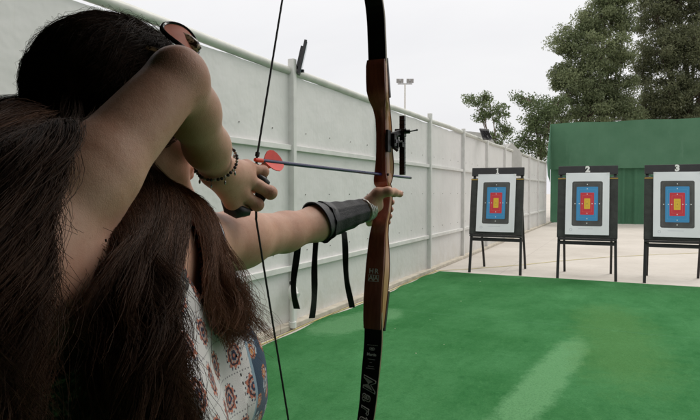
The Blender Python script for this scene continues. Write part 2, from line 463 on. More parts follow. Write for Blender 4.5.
# floodlights
def flood(base, ang, tilt, h, lab):
    t = empty('floodlight', base, label=lab, cat='floodlight')
    R = Matrix.Rotation(ang, 3, 'Z') @ Matrix.Rotation(tilt, 3, 'X')
    c = Vector(base) + R @ Vector((0, .045, h * .32))
    mb = MB(); mb.box(c, (.28, .030, h), R)
    for k in range(7): mb.box(c + R @ Vector((-.12 + .04 * k, -.026, 0)), (.006, .024, h * .62), R)
    wlink('lamp_housing', mb.mesh(bevel=.008), BLACKM, t)
    mb = MB(); mb.box(c + R @ Vector((0, .018, 0)), (.25, .006, h * .9), R)
    wlink('lens', mb.mesh(), mat('lamp_glass', (.05, .10, .10), .12, .1), t)
    mb = MB(); mb.bar(Vector(base) + Vector((-.06, 0, -.03)), Vector(base) + Vector((.09, .02, -.03)), .03, .03); mb.bar(Vector(base) + Vector((0, 0, -.02)), c - R @ Vector((0, .03, .05)), .03, .02)
    wlink('bracket', mb.mesh(), BLACKM, t)
b0 = W(295, 68, 6.25)
flood((b0.x - .01, b0.y + .03, b0.z), math.radians(300), math.radians(-13), .36, 'slim black floodlight tilted up on top of the nearer wall post')
b0 = W(488, 137, 13.9)
flood((b0.x, b0.y, b0.z), math.radians(60), math.radians(-25), .30, 'small black floodlight on the wall top far down the lane by the grey tent')
# ------------------------------------------------------------------ green backdrop
def cloth_mat(name, c1, c2, stripes=0):
    m, N, b = newmat(name); v = geo(N)
    col = N.mix(N.ramp(N.noise(v, 1.2, 6, .65), .3, .7), c4(c1), c4(c2))
    col = N.mix(N.m('MULTIPLY', N.ramp(N.noise(N.mapping(v, (3, 3, .4)), 1.3, 5, .7), .6, .8), .3), col, c4((.20, .33, .24)))
    N.l.new(col, b.inputs['Base Color']); b.inputs['Roughness'].default_value = .8
    b.inputs['Specular IOR Level'].default_value = .1
    return m
back = empty('green_backdrop', (6.5, 28.6, 0), label='tall green tarpaulin backdrop with gathered lower curtain behind the targets', cat='backdrop')
nx, nz = 500, 10
xs = np.linspace(-3.2, 16, nx)
def sheet_xz(z0, z1, nz, fy, y0, sag=None):
    zs = np.linspace(0, 1, nz); X, T = np.meshgrid(xs, zs, indexing='ij')
    ztop = z1 if sag is None else z1 + sag(X)
    Z = z0 + (ztop - z0) * T; Y = y0 + fy(X, T)
    V = np.stack([X, Y, Z], -1).reshape(-1, 3)
    i, j = np.meshgrid(np.arange(nx - 1), np.arange(nz - 1), indexing='ij'); a = (i * nz + j).ravel()
    F = np.stack([a, a + nz, a + nz + 1, a + 1], -1)
    V2 = V + np.array([0, .012, 0]); return np.concatenate([V, V2]), np.concatenate([F, F[:, ::-1] + len(V)])
V_, F_ = sheet_xz(2.50, 4.62, 14, lambda X, T: .05 * np.sin(X * 1.1 + T * 2) * T * (1 - T) * 3 + .01 * np.sin(X * 9 + 3 * T), 28.45, lambda X: -.008 * (X + 3.2) + .02 * np.sin(X * 2.4))
wlink('upper_tarpaulin', npmesh('t', V_, F_), cloth_mat('upper_tarpaulin', (.068, .158, .094), (.090, .190, .118)), back)
def folds(X, T):
    ph = 6.5 * X + 1.7 * np.sin(X * 1.3) + 1.2 * np.sin(X * 3.1)
    return (.085 * np.sin(ph) + .035 * np.sin(2.3 * ph + 1)) * (1.05 - .5 * T)
V_, F_ = sheet_xz(.02, 2.54, 12, folds, 28.65)
wlink('curtain', npmesh('c', V_, F_), cloth_mat('lower_curtain', (.052, .135, .079), (.070, .165, .098)), back)
mb = MB()
for x in (-3.1, 1.0, 5.1, 9.2, 13.3): mb.bar((x, 28.85, 0), (x, 28.85, 4.6), .09, .09)
mb.bar((-3.2, 28.85, 2.52), (16, 28.85, 2.52), .06, .06); mb.bar((-3.2, 28.85, 4.58), (16, 28.85, 4.45), .06, .06)
wlink('frame', mb.mesh(), POSTM, back)
mb = MB()
fl_ = [(-3.2, 28.42, 4.6), (-3.2, 28.42, 1.9), (-3.17, 27.3, 2.2), (-3.16, 26.8, 2.75), (-3.18, 27.6, 3.7)]
mb.add(fl_ + [(x + .012, y, z) for x, y, z in fl_], [(0, 1, 2, 3, 4), (9, 8, 7, 6, 5)] + [(i, (i + 1) % 5, (i + 1) % 5 + 5, i + 5) for i in range(5)])
wlink('side_flap', mb.mesh(), cloth_mat('side_flap', (.10, .22, .15), (.13, .26, .18)), back)
# ------------------------------------------------------------------ grey shade tent beyond the wall
tent = empty('shade_tent', (-4.6, 15, 0), label='grey cloth shade tent roof peeking over the wall beyond the second floodlight', cat='tent')
TENT = mat('grey_canvas', (.40, .40, .38), .8, .15, 2)
TDK = mat('dark_canvas', (.12, .12, .12), .8, .15, 2)
pk = [(446, 131, 16), (470, 131.5, 16.5), (488, 133.5, 17), (497, 146, 17.2), (503, 151.5, 18), (512, 143, 18.2), (522, 153, 18.5)]
top = [W(*p) for p in pk]
mb = MB(); k = len(top); vs = []
for p in top: vs += [p, Vector((p.x - 2.6, p.y + .6, p.z - .35)), Vector((p.x, p.y, 2.2)), Vector((p.x - 2.6, p.y + .6, 2.2))]
fs = []
for i in range(k - 1):
    a = 4 * i; fs += [(a, a + 4, a + 5, a + 1), (a, a + 2, a + 6, a + 4), (a + 1, a + 5, a + 7, a + 3)]
fs += [(0, 1, 3, 2), (4 * k - 4, 4 * k - 2, 4 * k - 1, 4 * k - 3)]
mb.add(vs, fs); wlink('canvas_roof', mb.mesh(), TENT, tent)
mb = MB()
for i in (0, k - 1):
    for d in (0, 2.6):
        mb = MB(); mb.bar((top[i].x - d, top[i].y + .3 * d / 2.6, 0), (top[i].x - d, top[i].y + .3 * d / 2.6, 2.2), .06, .06); wlink('tent_leg', mb.mesh(), TDK, tent)
# ------------------------------------------------------------------ light mast
p = W(405, 84, 60)
mast = empty('light_mast', (p.x, p.y, 0), label='slender floodlight mast with twin lamp heads standing far beyond the wall', cat='light mast')
mb = MB(); mb.tube([(p.x, p.y, 0), (p.x, p.y, p.z)], [.16, .09], 10); wlink('pole', mb.mesh(smooth=True), POSTM, mast)
GREYM = mat('grey_lamp', (.28, .28, .28), .5, .1)
mb = MB(); mb.bar(Vector((p.x, p.y, p.z)) - CR * .75, Vector((p.x, p.y, p.z)) + CR * .75, .1, .1); wlink('crossarm', mb.mesh(), GREYM, mast)
for s in (-1, 1):
    c = Vector((p.x, p.y, p.z + .32)) + CR * (.52 * s)
    mb = MB()
    for q in (-1, 1): mb.box(c + CR * (.19 * q), (.34, .22, .42), Matrix.Rotation(YAW, 3, 'Z') @ Matrix.Rotation(.3, 3, 'X'))
    mb.bar(c - Vector((0, 0, .32)), c, .05, .05)
    wlink('lamp_head', mb.mesh(bevel=.02), GREYM, mast)
# ------------------------------------------------------------------ trees
def leaf_mat(name, c1, c2):
    m, N, b = newmat(name)
    r = N.node('ShaderNodeAttribute', attribute_name='rnd').outputs['Fac']
    N.l.new(N.mix(r, c4(c1), c4(c2)), b.inputs['Base Color']); b.inputs['Roughness'].default_value = .55
    b.inputs['Specular IOR Level'].default_value = .35
    b.inputs['Subsurface Weight'].default_value = 0
    tr = N.node('ShaderNodeBsdfTranslucent'); N.l.new(N.mix(r, c4(tuple(x * 1.1 for x in c1)), c4(tuple(x * 1.1 for x in c2))), tr.inputs[0])
    ms = N.node('ShaderNodeMixShader'); ms.inputs[0].default_value = .34
    out = [n for n in N.n if n.type == 'OUTPUT_MATERIAL'][0]
    N.l.new(b.outputs[0], ms.inputs[1]); N.l.new(tr.outputs[0], ms.inputs[2]); N.l.new(ms.outputs[0], out.inputs[0])
    return m
BARK = mat('bark', (.13, .10, .075), .9, .3, 6, bump=.02, bscale=14, stretch=(1, 1, .3))
LEAFA = leaf_mat('leaf_dark', (.100, .130, .062), (.235, .270, .140))
LEAFC = leaf_mat('leaf_olive', (.095, .112, .060), (.205, .220, .120))
LEAFB = leaf_mat('leaf_grey', (.080, .118, .050), (.18, .225, .105))
def make_tree(base, lobes, leafm, seed, label, leaf=.072, clump_r=.66, per=210, dens=23, tk=1.0):
    g = np.random.default_rng(seed); R = random.Random(seed)
    root = empty('broadleaf_tree', base, label=label, cat='tree', group=None)
    base = Vector(base)
    zt = min(l[0].z - l[1] for l in lobes)
    mb = MB(); cen = sum((l[0] for l in lobes), Vector()) / len(lobes)
    fork = Vector((base.x * .7 + cen.x * .3, base.y, max(1.5, zt * .75)))
    mb.tube([base, base.lerp(fork, .5) + Vector((R.uniform(-.15, .15), 0, 0)), fork], [.30 * tk, .24 * tk, .20 * tk], 10)
    C = []; T = []
    for (c, r) in lobes:
        mid = fork.lerp(c, .5) + Vector((R.uniform(-.3, .3), R.uniform(-.3, .3), R.uniform(0, .4)))
        mb.tube([fork, mid, c], [.13 * tk, .08 * tk, .04 * tk], 7)
        n = max(6, int(dens * r * r))
        for _ in range(n):
            d = Vector((R.gauss(0, 1), R.gauss(0, 1), R.gauss(0, 1))).normalized()
            q = c + d * (r * R.uniform(.35, 1.0) ** .7); q.z = c.z + (q.z - c.z) * .85
            C.append(q)
            if R.random() < .55: mb.tube([c.lerp(q, .05), c.lerp(q, .55) + Vector((0, 0, R.uniform(-.1, .1))), q], [.035, .022, .010], 4, cap=False)
    wlink('trunk', mb.mesh(smooth=True), BARK, root)
    C = np.array([tuple(c) for c in C]); n = len(C) * per
    ctr = np.repeat(C, per, 0); cr = np.repeat(g.uniform(.5, 1.15, len(C)) * clump_r, per)
    d = g.normal(size=(n, 3)); d /= np.linalg.norm(d, axis=1)[:, None]
    pos = ctr + d * (g.random(n) ** .5 * cr)[:, None] * np.array([1, 1, .7])
    a = g.normal(size=(n, 3)); a[:, 2] -= .5; a /= np.linalg.norm(a, axis=1)[:, None]
    bb = np.cross(a, g.normal(size=(n, 3))); bb /= np.linalg.norm(bb, axis=1)[:, None]
    s = leaf * g.uniform(.6, 1.3, n)[:, None]
    v0 = pos - a * s; v1 = pos + bb * s * .42; v2 = pos + a * s; v3 = pos - bb * s * .42
    V = np.stack([v0, v1, v2, v3], 1).reshape(-1, 3)
    F = np.arange(4 * n).reshape(-1, 4)
    me = npmesh('crown', V, F, False)
    rc = np.repeat(np.clip(np.repeat(g.random(len(C)), per) * .55 + g.random(n) * .45, 0, 1), 4)
    attr(me, 'rnd', rc)
    wlink('crown', me, leafm, root)
def L(px, py, z, rp): return (W(px, py, z), rp / FPX * z)
make_tree((W(597, 200, 34).x, W(597, 200, 34).y, 0),
          [L(605, 18, 34, 24), L(583, 30, 34, 18), L(600, 52, 33, 27), L(568, 42, 34, 17), L(561, 76, 34, 16), L(582, 86, 33, 25), L(610, 92, 34, 24), L(590, 116, 33, 22), L(622, 60, 34, 14), L(560, 118, 33, 14), L(626, 112, 33, 18), L(612, 0, 34, 20), L(592, 140, 34, 22), L(625, 28, 34, 9)],
          LEAFA, 11, 'tall dark green tree with an open crown rising directly behind the backdrop middle')
make_tree((W(690, 200, 36).x, W(690, 200, 36).y, 0),
          [L(655, 18, 36, 20), L(680, 0, 36, 30), L(660, 52, 35, 25), L(690, 45, 35, 30), L(720, 30, 36, 36), L(665, 92, 35, 26), L(700, 95, 35, 32), L(645, 110, 35, 15), L(650, -10, 36, 18), L(700, -30, 36, 35), L(740, 80, 36, 40), L(680, 130, 35, 30), L(765, 20, 36, 42), L(642, 75, 36, 13)],
          LEAFC, 5, 'dense broad tree filling the top right corner behind target three')
make_tree((W(540, 200, 31).x, W(540, 200, 31).y, 0),
          [L(538, 112, 31, 15), L(527, 99, 31, 12), L(533, 122, 31, 11), L(548, 128, 31, 16), L(528, 140, 31, 14), L(556, 104, 32, 13), L(512, 152, 31, 9), L(541, 152, 31, 13)],
          LEAFB, 21, 'small greyish green tree between the wall end and the backdrop corner', per=110, tk=.45, dens=24)
make_tree((W(498, 200, 30).x, W(498, 200, 30).y, 0),
          [L(474, 100, 30, 8), L(484, 97, 30, 7), L(491, 108, 30, 13), L(499, 118, 30, 11), L(506, 132, 30, 8), L(480, 114, 30, 8), L(495, 138, 30, 8)],
          LEAFB, 33, 'sparse leafy tree top showing above the wall left of target one', per=80, tk=.35, clump_r=.45, dens=20)
# ------------------------------------------------------------------ unseen roof and dark screens added to shade the archer (behind / above the camera)
blocker = empty('added_shade_blocker', (1.4, -2, 0), label='unseen roof with dark screens added around the camera to shade the archer', cat='light blocker')
BLOCKM = mat('shade_blocker_sheet', (.050, .045, .040), .8, .15, 2)
mb = MB(); mb.box((1.4, -1.87, 2.66), (9.2, 6.06, .06)); wlink('shade_roof', mb.mesh(), BLOCKM, blocker)
mb = MB(); mb.box((1.4, -4.85, 1.31), (9.2, .06, 2.62)); wlink('back_light_block', mb.mesh(), BLOCKM, blocker)
mb = MB(); mb.box((5.95, -1.5, 1.31), (.05, 6.6, 2.62)); wlink('side_light_block', mb.mesh(), BLOCKM, blocker)  # added out of view to keep side light off the raised arm
mb = MB(); mb.box((-3.1, -2.2, 1.31), (.05, 5.2, 2.62)); wlink('side_light_block', mb.mesh(), BLOCKM, blocker)
for x in (-2.9, 5.9):
    for y in (.55, -4.7):
        mb = MB(); mb.box((x, y, 1.31), (.09, .09, 2.62)); wlink('post', mb.mesh(), POSTM, blocker)  # posts of the added shade roof, also unseen
# ------------------------------------------------------------------ target easels
def paper_mat():
    m, N, b = newmat('target_sheet'); v = geo(N)
    # u across, w up, in metres from the centre of the face
    uv = N.node('ShaderNodeUVMap').outputs[0]
    sx = N.node('ShaderNodeSeparateXYZ'); N.l.new(uv, sx.inputs[0]); u, w = sx.outputs[0], sx.outputs[1]
    def rect(hw, hh, r, u=u, w=w):
        a = N.m('MAXIMUM', N.m('SUBTRACT', N.m('ABSOLUTE', u), hw - r), 0.0); c = N.m('MAXIMUM', N.m('SUBTRACT', N.m('ABSOLUTE', w), hh - r), 0.0)
        return N.m('LESS_THAN', N.m('SQRT', N.m('ADD', N.m('MULTIPLY', a, a), N.m('MULTIPLY', c, c))), r)
    col = N.mix(N.ramp(N.noise(v, 5, 4), .3, .7), c4((.80, .81, .86)), c4((.85, .86, .90)))
    ink = N.mix(N.ramp(N.noise(v, 9, 4), .3, .7), c4((.050, .050, .052)), c4((.080, .080, .078)))
    col = N.mix(rect(.235, .375, .03), col, ink)
    def line(hw, hh, r, t, c):
        nonlocal col
        col = N.mix(N.m('SUBTRACT', rect(hw, hh, r), rect(hw - t, hh - t, r), clamp=True), col, c4(c))
    line(.205, .345, .02, .004, (.12, .12, .12))
    col = N.mix(rect(.165, .285, .012), col, c4((.045, .27, .56)))
    line(.137, .235, .01, .004, (.10, .36, .62))
    col = N.mix(rect(.105, .185, .010), col, c4((.62, .035, .055)))
    line(.075, .14, .01, .004, (.75, .14, .12))
    col = N.mix(rect(.046, .088, .006), col, c4((.80, .50, .04)))
    line(.026, .05, .004, .003, (.55, .35, .04))
    for (a, bb) in [(x, 0) for x in (.188, .122, .076)] + [(0, x) for x in (.325, .25, .16)]:
        for s in (-1, 1):
            rr = .008 if (bb or a) else .01
            col = N.mix(rect(rr, rr, rr * .9, N.m('SUBTRACT', u, a * s), N.m('SUBTRACT', w, bb * s)), col, c4((.8, .8, .8)))
    col = N.mix(rect(.004, .012, .002), col, c4((.1, .08, .05)))
    # footer print and small roundel on the margin
    col = N.mix(N.m('MULTIPLY', rect(.11, .006, .003, N.m('SUBTRACT', u, -.02), N.m('SUBTRACT', w, -.42)), .4), col, c4((.4, .4, .5)))
    ring = N.m('SUBTRACT', rect(.022, .022, .021, N.m('SUBTRACT', u, -.245), N.m('SUBTRACT', w, -.44)), rect(.015, .015, .014, N.m('SUBTRACT', u, -.245), N.m('SUBTRACT', w, -.44)), clamp=True)
    col = N.mix(N.m('MULTIPLY', ring, .5), col, c4((.25, .25, .35)))
    N.l.new(col, b.inputs['Base Color']); b.inputs['Roughness'].default_value = .55
    return m
PAPER = paper_mat()
FOAM = mat('black_foam', (.045, .047, .045), .85, .25, 9, bump=.004, bscale=70)
EASEL = mat('black_easel_paint', (.014, .014, .015), .38, .3, 12)
STRAPM = mat('ochre_strap', (.42, .26, .05), .7, .1)
DIG = mat('white_digit', (.80, .80, .78), .6, .02)
def text_mesh(s, size, extrude=.001, bold=0.0, shear=0.0, spacing=1.0):
    cu = bpy.data.curves.new('t', 'FONT'); cu.body = s; cu.size = size; cu.extrude = extrude; cu.offset = bold; cu.shear = shear
    cu.align_x = 'CENTER'; cu.align_y = 'CENTER'; cu.resolution_u = 3; cu.space_character = spacing
    o = bpy.data.objects.new('t', cu); COL.objects.link(o)
    dg = bpy.context.evaluated_depsgraph_get(); me = bpy.data.meshes.new_from_object(o.evaluated_get(dg))
    bpy.data.objects.remove(o); bpy.data.curves.remove(cu)
    me.materials.clear()
    return me
def one_mesh():
    mb = MB(); mb.box((0, 0, 0), (.022, .095, .006)); mb.box((0, -.043, .0005), (.052, .014, .006)); mb.box((-.014, .034, -.0005), (.022, .014, .006), Matrix.Rotation(.7, 3, 'Z')); return mb.mesh()
def easel(x, y, rz, num, lab, sl=.155):
    t = empty('target_easel', (x, y, 0), rz, label=lab, cat='target easel', group='numbered target easels in a row')
    # local: front faces -Y; front plane leans back (top towards +Y)
    lean = math.atan(sl); Rl = Matrix.Rotation(-lean, 3, 'X')
    def fp(lx, z, off=0): return Vector((lx, z * sl, z)) + Vector((0, -math.cos(lean), math.sin(lean))) * off
    for s in (-1, 1):
        mb = MB(); mb.bar(fp(s * .445, 0), fp(s * .42, 1.86), .045, .035, Vector((0, 1, 0))); link('leg', mb.mesh(bevel=.004), EASEL, t)
    for s in (-1, 1):
        mb = MB(); mb.bar(Vector((s * .385, .95, 0)), Vector((s * .385, .32, 1.70)), .04, .03, Vector((0, 1, 0))); link('rear_leg', mb.mesh(bevel=.004), EASEL, t)
    mb = MB(); mb.box(fp(0, .60), (.86, .035, .06), Rl); link('crossbar', mb.mesh(bevel=.004), EASEL, t)
    mb = MB(); mb.bar(Vector((-.365, .745, .55)), Vector((.365, .745, .55)), .03, .05); link('rear_crossbar', mb.mesh(bevel=.004), EASEL, t)
    mb = MB(); mb.bar(Vector((-.365, .69, .68)), Vector((.365, .69, .68)), .02, .03); link('rear_crossbar', mb.mesh(bevel=.003), EASEL, t)
    mb = MB(); mb.box(fp(0, .655, .055), (.90, .11, .03), Rl); link('ledge', mb.mesh(bevel=.004), EASEL, t)
    mb = MB(); mb.box(fp(0, 1.18, .055), (.93, .060, 1.02), Rl); bd = link('foam_board', mb.mesh(bevel=.012), FOAM, t)
    mb = MB(); mb.box(fp(0, 1.805, .035), (.925, .045, .15), Rl); link('head_board', mb.mesh(bevel=.006), EASEL, t)
    # sheet: gently curling rectangle with UV in metres
    nu, nv = 14, 22; vs = []; fs = []; uvs = []
    rr = random.Random(int(num) * 9)
    for j in range(nv + 1):
        for i in range(nu + 1):
            uu = -.335 + .67 * i / nu; ww = -.52 + 1.04 * j / nv
            curl = .010 * (abs(uu) / .335) ** 4 + .006 * math.sin(uu * 9 + ww * 4 + rr.random() * .02) + .008 * max(0, -ww / .52) ** 3
            vs.append(fp(uu, 1.24 + ww * .985, .104 + curl)); uvs.append((uu, ww))
    for j in range(nv):
        for i in range(nu):
            a = j * (nu + 1) + i; fs.append((a, a + 1, a + nu + 2, a + nu + 1))
    me = bpy.data.meshes.new('sheet'); me.from_pydata([tuple(q) for q in vs], [], fs)
    ul = me.uv_layers.new(name='UVMap')
    for lp in me.loops: ul.data[lp.index].uv = uvs[lp.vertex_index]
    for p_ in me.polygons: p_.use_smooth = True
    link('target_sheet', me, PAPER, t)
    for s in (-1, 1):
        mb = MB(); mb.box(fp(s * .400, 1.66, .088), (.125, .008, .016), Rl); link('strap', mb.mesh(), STRAPM, t)
    me = one_mesh() if num == '1' else text_mesh(num, .135, .003, .008); o = link('number', me, DIG, t)
    o.location = fp(0, 1.815, .064); o.rotation_euler = (PI / 2 - lean, 0, 0)
    for s in (-1, 1):
        mb = MB(); mb.tube([fp(s * .31, 1.74, .118), fp(s * .31, 1.74, .126)], .012, 8); link('pin', mb.mesh(), DIG, t)
    return t
easel(-2.085, 10.34, math.radians(0), '1', 'black target easel numbered 1, nearest the white wall')
easel(-.575, 10.28, math.radians(2), '2', 'black target easel numbered 2, middle of the row')
easel(.73, 10.33, math.radians(0), '3', 'black target easel numbered 3, at the right edge of the photo')
# ================================================================== THE ARCHER
C_head = W(125, 114, .765)
hF = Vector((math.sin(math.radians(24)), math.cos(math.radians(24)), 0)); hR = Vector((hF.y, -hF.x, 0)); hU = Vector((0, 0, 1))
hF = (hF + Vector((0, 0, -.04))).normalized(); hU = hR.cross(hF)
def H(f, r, u): return C_head + hF * f + hR * r + hU * u
HAX = (hF, hR, hU)
Rsh = W(2, 276, .45); Rel = W(177, 79, .595); Rwr = W(217, 169, .79)
Lsh = W(181, 248, .82); Lel = W(285, 232, 1.08); Lwr = W(365, 210, 1.29)
S = (Rsh - Lsh); S.z = 0; S.normalize(); TF = Vector((-S.y, S.x, 0))     # S = her right, TF = facing
UZ = Vector((0, 0, 1))
Mc = (W(12, 282, .45) + Lsh) / 2; Mc.z = 1.372
TAX = (S, TF, UZ)
torso = [
    RC(H(-.035, 0, -.085), Mc + TF * -.015 + UZ * .01, .052, .060, .02),
    EL(Mc + UZ * -.13, (.160, .098, .19), TAX, .04),
    RC(Mc + S * .135 - UZ * .06, Mc + S * .115 - UZ * .30 + TF * .01, .048, .050, .05),
    RC(Mc + S * .13 + UZ * -.005, Mc - S * .13 + UZ * -.005, .050, .050, .05),
    RC(Mc + S * .06 + UZ * .012, Mc - S * .06 + UZ * .012, .048, .048, .05),
    EL(Mc + TF * .075 + S * .078 + UZ * -.160, (.064, .056, .070), TAX, .05),
    EL(Mc + TF * .080 - S * .078 + UZ * -.160, (.064, .056, .070), TAX, .05),
    EL(Mc + UZ * -.36, (.122, .088, .17), TAX, .08),
    EL(Mc + UZ * -.50 - TF * .01, (.160, .112, .12), TAX, .08),
]
hip = Mc + UZ * -.53
Rft = hip + S * .20; Lft = hip - S * .20
Rft.z = Lft.z = .09
Rkn = (hip + S * .15); Rkn.z = .47; Lkn = (hip - S * .15); Lkn.z = .47
legs = []
for s, kn, ft in ((1, Rkn, Rft), (-1, Lkn, Lft)):
    hj = hip + S * (.09 * s); hj.z = .82
    legs += [RC(hj, kn, .088, .056, .05), RC(kn, ft, .056, .036, .03), RC(kn + UZ * -.08 - TF * .012, kn + UZ * -.22 - TF * .012, .05, .045, .04),
             RC(ft - UZ * .05 - TF * .04, ft - UZ * .055 + TF * .13, .036, .028, .03)]
rax = (Rwr - Rel).normalized(); lax = (Lwr - Lel).normalized()
arms = [
    RC(Rsh, Rsh.lerp(Rel, .45), .0440, .0365, .03), RC(Rsh.lerp(Rel, .4), Rel, .0365, .0300, .02),
    RC(Mc + S * .13, Rsh, .045, .046, .04),
    RC(Rel, Rel + (Rel - Rsh).normalized() * .006 - CF * .006, .0290, .0265, .012),
    RC(Rel, Rel - ((Rsh - Rel).normalized() + (Rwr - Rel).normalized()).normalized() * .009, .024, .0185, .006),
    RC(Rel + rax * .012, Rel.lerp(Rwr, .30), .0300, .0288, .010), RC(Rel.lerp(Rwr, .30), Rel.lerp(Rwr, .7), .0290, .0255, .02), RC(Rel.lerp(Rwr, .7), Rwr, .0262, .0205, .02),
    RC(Lsh, Lsh.lerp(Lel, .5), .050, .044, .04), RC(Lsh.lerp(Lel, .5), Lel, .043, .0350, .03),
    RC(Mc - S * .13, Lsh, .050, .050, .05),
    RC(Lel, Lel.lerp(Lwr, .35), .0350, .0325, .02), RC(Lel.lerp(Lwr, .35), Lel.lerp(Lwr, .75), .0325, .0245, .02), RC(Lel.lerp(Lwr, .75), Lwr, .0240, .0195, .02),
]
# drawing hand
def chain(pts, rads, k=.004):
    out = []
    for i in range(len(pts) - 1): out.append(RC(pts[i], pts[i + 1], rads[i], rads[i + 1], k))
    return out
RM = [W(246, 167, .858), W(246, 179, .852), W(240, 192, .846), W(232, 202, .842)]
RP = [W(262, 171.5, .885), W(270, 192.5, .876), W(257, 204.5, .868), W(243, 211, .862)]
RD = [W(260, 175, .908), W(264, 191, .900), W(254, 203, .892), W(240, 208, .884)]
RT = [W(249, 174, .905), W(252, 188, .902), W(243, 199, .892), W(231, 203, .880)]
rhand = [RC(Rwr, RM[0].lerp(RM[1], .3), .0215, .0135, .012), RC(Rwr, RM[2], .0215, .0135, .012), RC(Rwr.lerp(RM[3], .1), RM[3], .0195, .0115, .012),
         RC(Rwr.lerp(RM[1], .5), RM[1], .017, .0135, .012)]
for i, r in enumerate((.0098, .0102, .0096, .0084)):
    rhand += [EL(RM[i], (r * 1.08,) * 3, None, .008)]
    rhand += chain([RM[i], RM[i].lerp(RP[i], .5), RP[i]], (r * 1.0, r * .88, r * .97), .0045) + chain([RP[i], RP[i].lerp(RD[i], .5), RD[i], RT[i]], (r * .96, r * .84, r * .86, r * .74), .0025)
    n_ = (RP[i] - RM[i]).normalized(); rhand += [EL(RP[i] + n_ * .001, (r * 1.03,) * 3, None, .003)]
rhand += chain([Rwr.lerp(RM[0], .35) + CF * .012, W(239, 180, .878), W(246, 187, .893)], (.014, .011, .0085), .006)
for i in range(4):   # extensor tendons on the back of the hand
    a_ = Rwr.lerp(RM[i], .35) - CF * .011; b_ = RM[i] - CF * .0045
    rhand.append(RC(a_ - CF * .0012, b_ - CF * .0022, .0034, .0046, .0045))
# bow hand
BX = -.505; GY = 1.238
def bowp(px, py, X=BX):   # point of the plane X=const seen at px,py (used only to read sizes off)
    k = (px - 350) / FPX; d = CF + CR * k + CU * ((210 - py) / FPX); t = (X - CAM.x) / d.x; return CAM + d * t
hz = [1.424, 1.407, 1.391, 1.377]
LM = [Vector((-.535, 1.228, hz[0])), Vector((-.538, 1.226, hz[1])), Vector((-.537, 1.223, hz[2] + .002)), Vector((-.534, 1.220, hz[3] + .012))]
lhand = [RC(Lwr, LM[0] + Vector((.004, -.01, 0)), .0195, .0135, .010), RC(Lwr, LM[2] + Vector((.006, -.010, .004)), .0190, .0125, .010), RC(Lwr, LM[3] + Vector((.008, -.012, .006)), .0175, .011, .010),
         RC(Lwr, W(376, 197, 1.298), .0195, .0160, .010), RC(Lwr, W(376, 205, 1.308), .0185, .0170, .010)]
for i, r in enumerate((.0088, .009, .0086, .0076)):
    z = hz[i]; p0 = LM[i]; p1 = Vector((-.548 + .001 * i, 1.252, z)); p2 = Vector((-.523, 1.274, z + .001)); p3 = Vector((-.497 - .002 * i, 1.273 - .002 * i, z + .002))
    lhand += chain([p0, p1, p2, p3], (r * 1.15, r * 1.02, r * .95, r * .85), .003)
Th = [W(371, 201, 1.285), W(378, 193.5, 1.285), W(388, 191.5, 1.283), W(394, 192.5, 1.305), W(400, 194, 1.33)]
lhand += chain(Th, (.0145, .0125, .0098, .0088, .0078), .008)
# head
head = [
    EL(H(-.012, 0, .022), (.094, .075, .088), HAX, .02),
    EL(H(.028, 0, -.035), (.060, .056, .078), HAX, .03),
    RC(H(-.012, .050, -.060), H(.072, .014, -.104), .017, .014, .03), RC(H(-.012, -.050, -.060), H(.072, -.014, -.104), .017, .014, .03),
    EL(H(.074, 0, -.108), (.017, .019, .014), HAX, .02),
    EL(H(.050, 0, -.070), (.034, .036, .036), HAX, .02),
    EL(H(.056, .034, -.030), (.022, .020, .020), HAX, .02), EL(H(.056, -.034, -.030), (.022, .020, .020), HAX, .02),
    RC(H(.083, 0, .008), H(.101, 0, -.032), .006, .0095, .012),
    EL(H(.094, .010, -.037), (.008, .007, .006), HAX, .005), EL(H(.094, -.010, -.037), (.008, .007, .006), HAX, .005),
    RC(H(.086, .020, -.0655), H(.0935, 0, -.063), .0035, .0055, .006), RC(H(.086, -.020, -.0655), H(.0935, 0, -.063), .0035, .0055, .006),
    RC(H(.084, .018, -.0715), H(.0915, 0, -.0745), .0035, .0065, .005), RC(H(.084, -.018, -.0715), H(.0915, 0, -.0745), .0035, .0065, .005),
    RC(H(.082, .046, .022), H(.086, -.046, .022), .012, .012, .02),
    EL(H(.068, .031, .000), (.013, .014, .011), HAX, .008), EL(H(.068, -.031, .000), (.013, .014, .011), HAX, .008),
]
for s in (-1, 1):
    ear = [H(.004, s * .076, .020), H(-.012, s * .084, .016), H(-.016, s * .083, -.006), H(-.002, s * .077, -.026), H(.004, s * .075, -.016)]
    head += chain(ear, (.0045, .005, .005, .0045, .004), .004); head += [EL(H(-.003, s * .075, -.002), (.012, .004, .02), HAX, .004)]
body = head + torso + legs + arms + rhand + lhand
def body_post(P, D):
    for s in (-1, 1):     # shallow eye sockets
        q = RC(H(.098, s * .033, .001), H(.096, s * .030, .001), .012, .012).d(P)
        k = .012; h = np.maximum(k - np.abs(-q - D), 0) / k; D = np.maximum(D, -q) + h * h * k * .25
    return D
V_, F_ = polygonise(body, .0025, body_post)
person = empty('person', (hip.x, hip.y, 0), label='archer with long dark hair and patterned blouse drawing the bow beside the camera', cat='person')
me = npmesh('body', V_, F_)
red = np.zeros(len(V_))
for p_, r_ in [(Rel, .035)] + [(q, .014) for q in RP + RM] + [(Lel, .03)] + [(H(.09, 0, -.068), .018)] + [(Th[4], .012)] + [(Vector((-.497, 1.272, z)), .012) for z in hz]:
    d_ = np.linalg.norm(V_ - A3(p_), axis=1); red = np.maximum(red, np.exp(-(d_ / r_) ** 2))
attr(me, 'red', red)
wlink('body', me, SKIN, person)
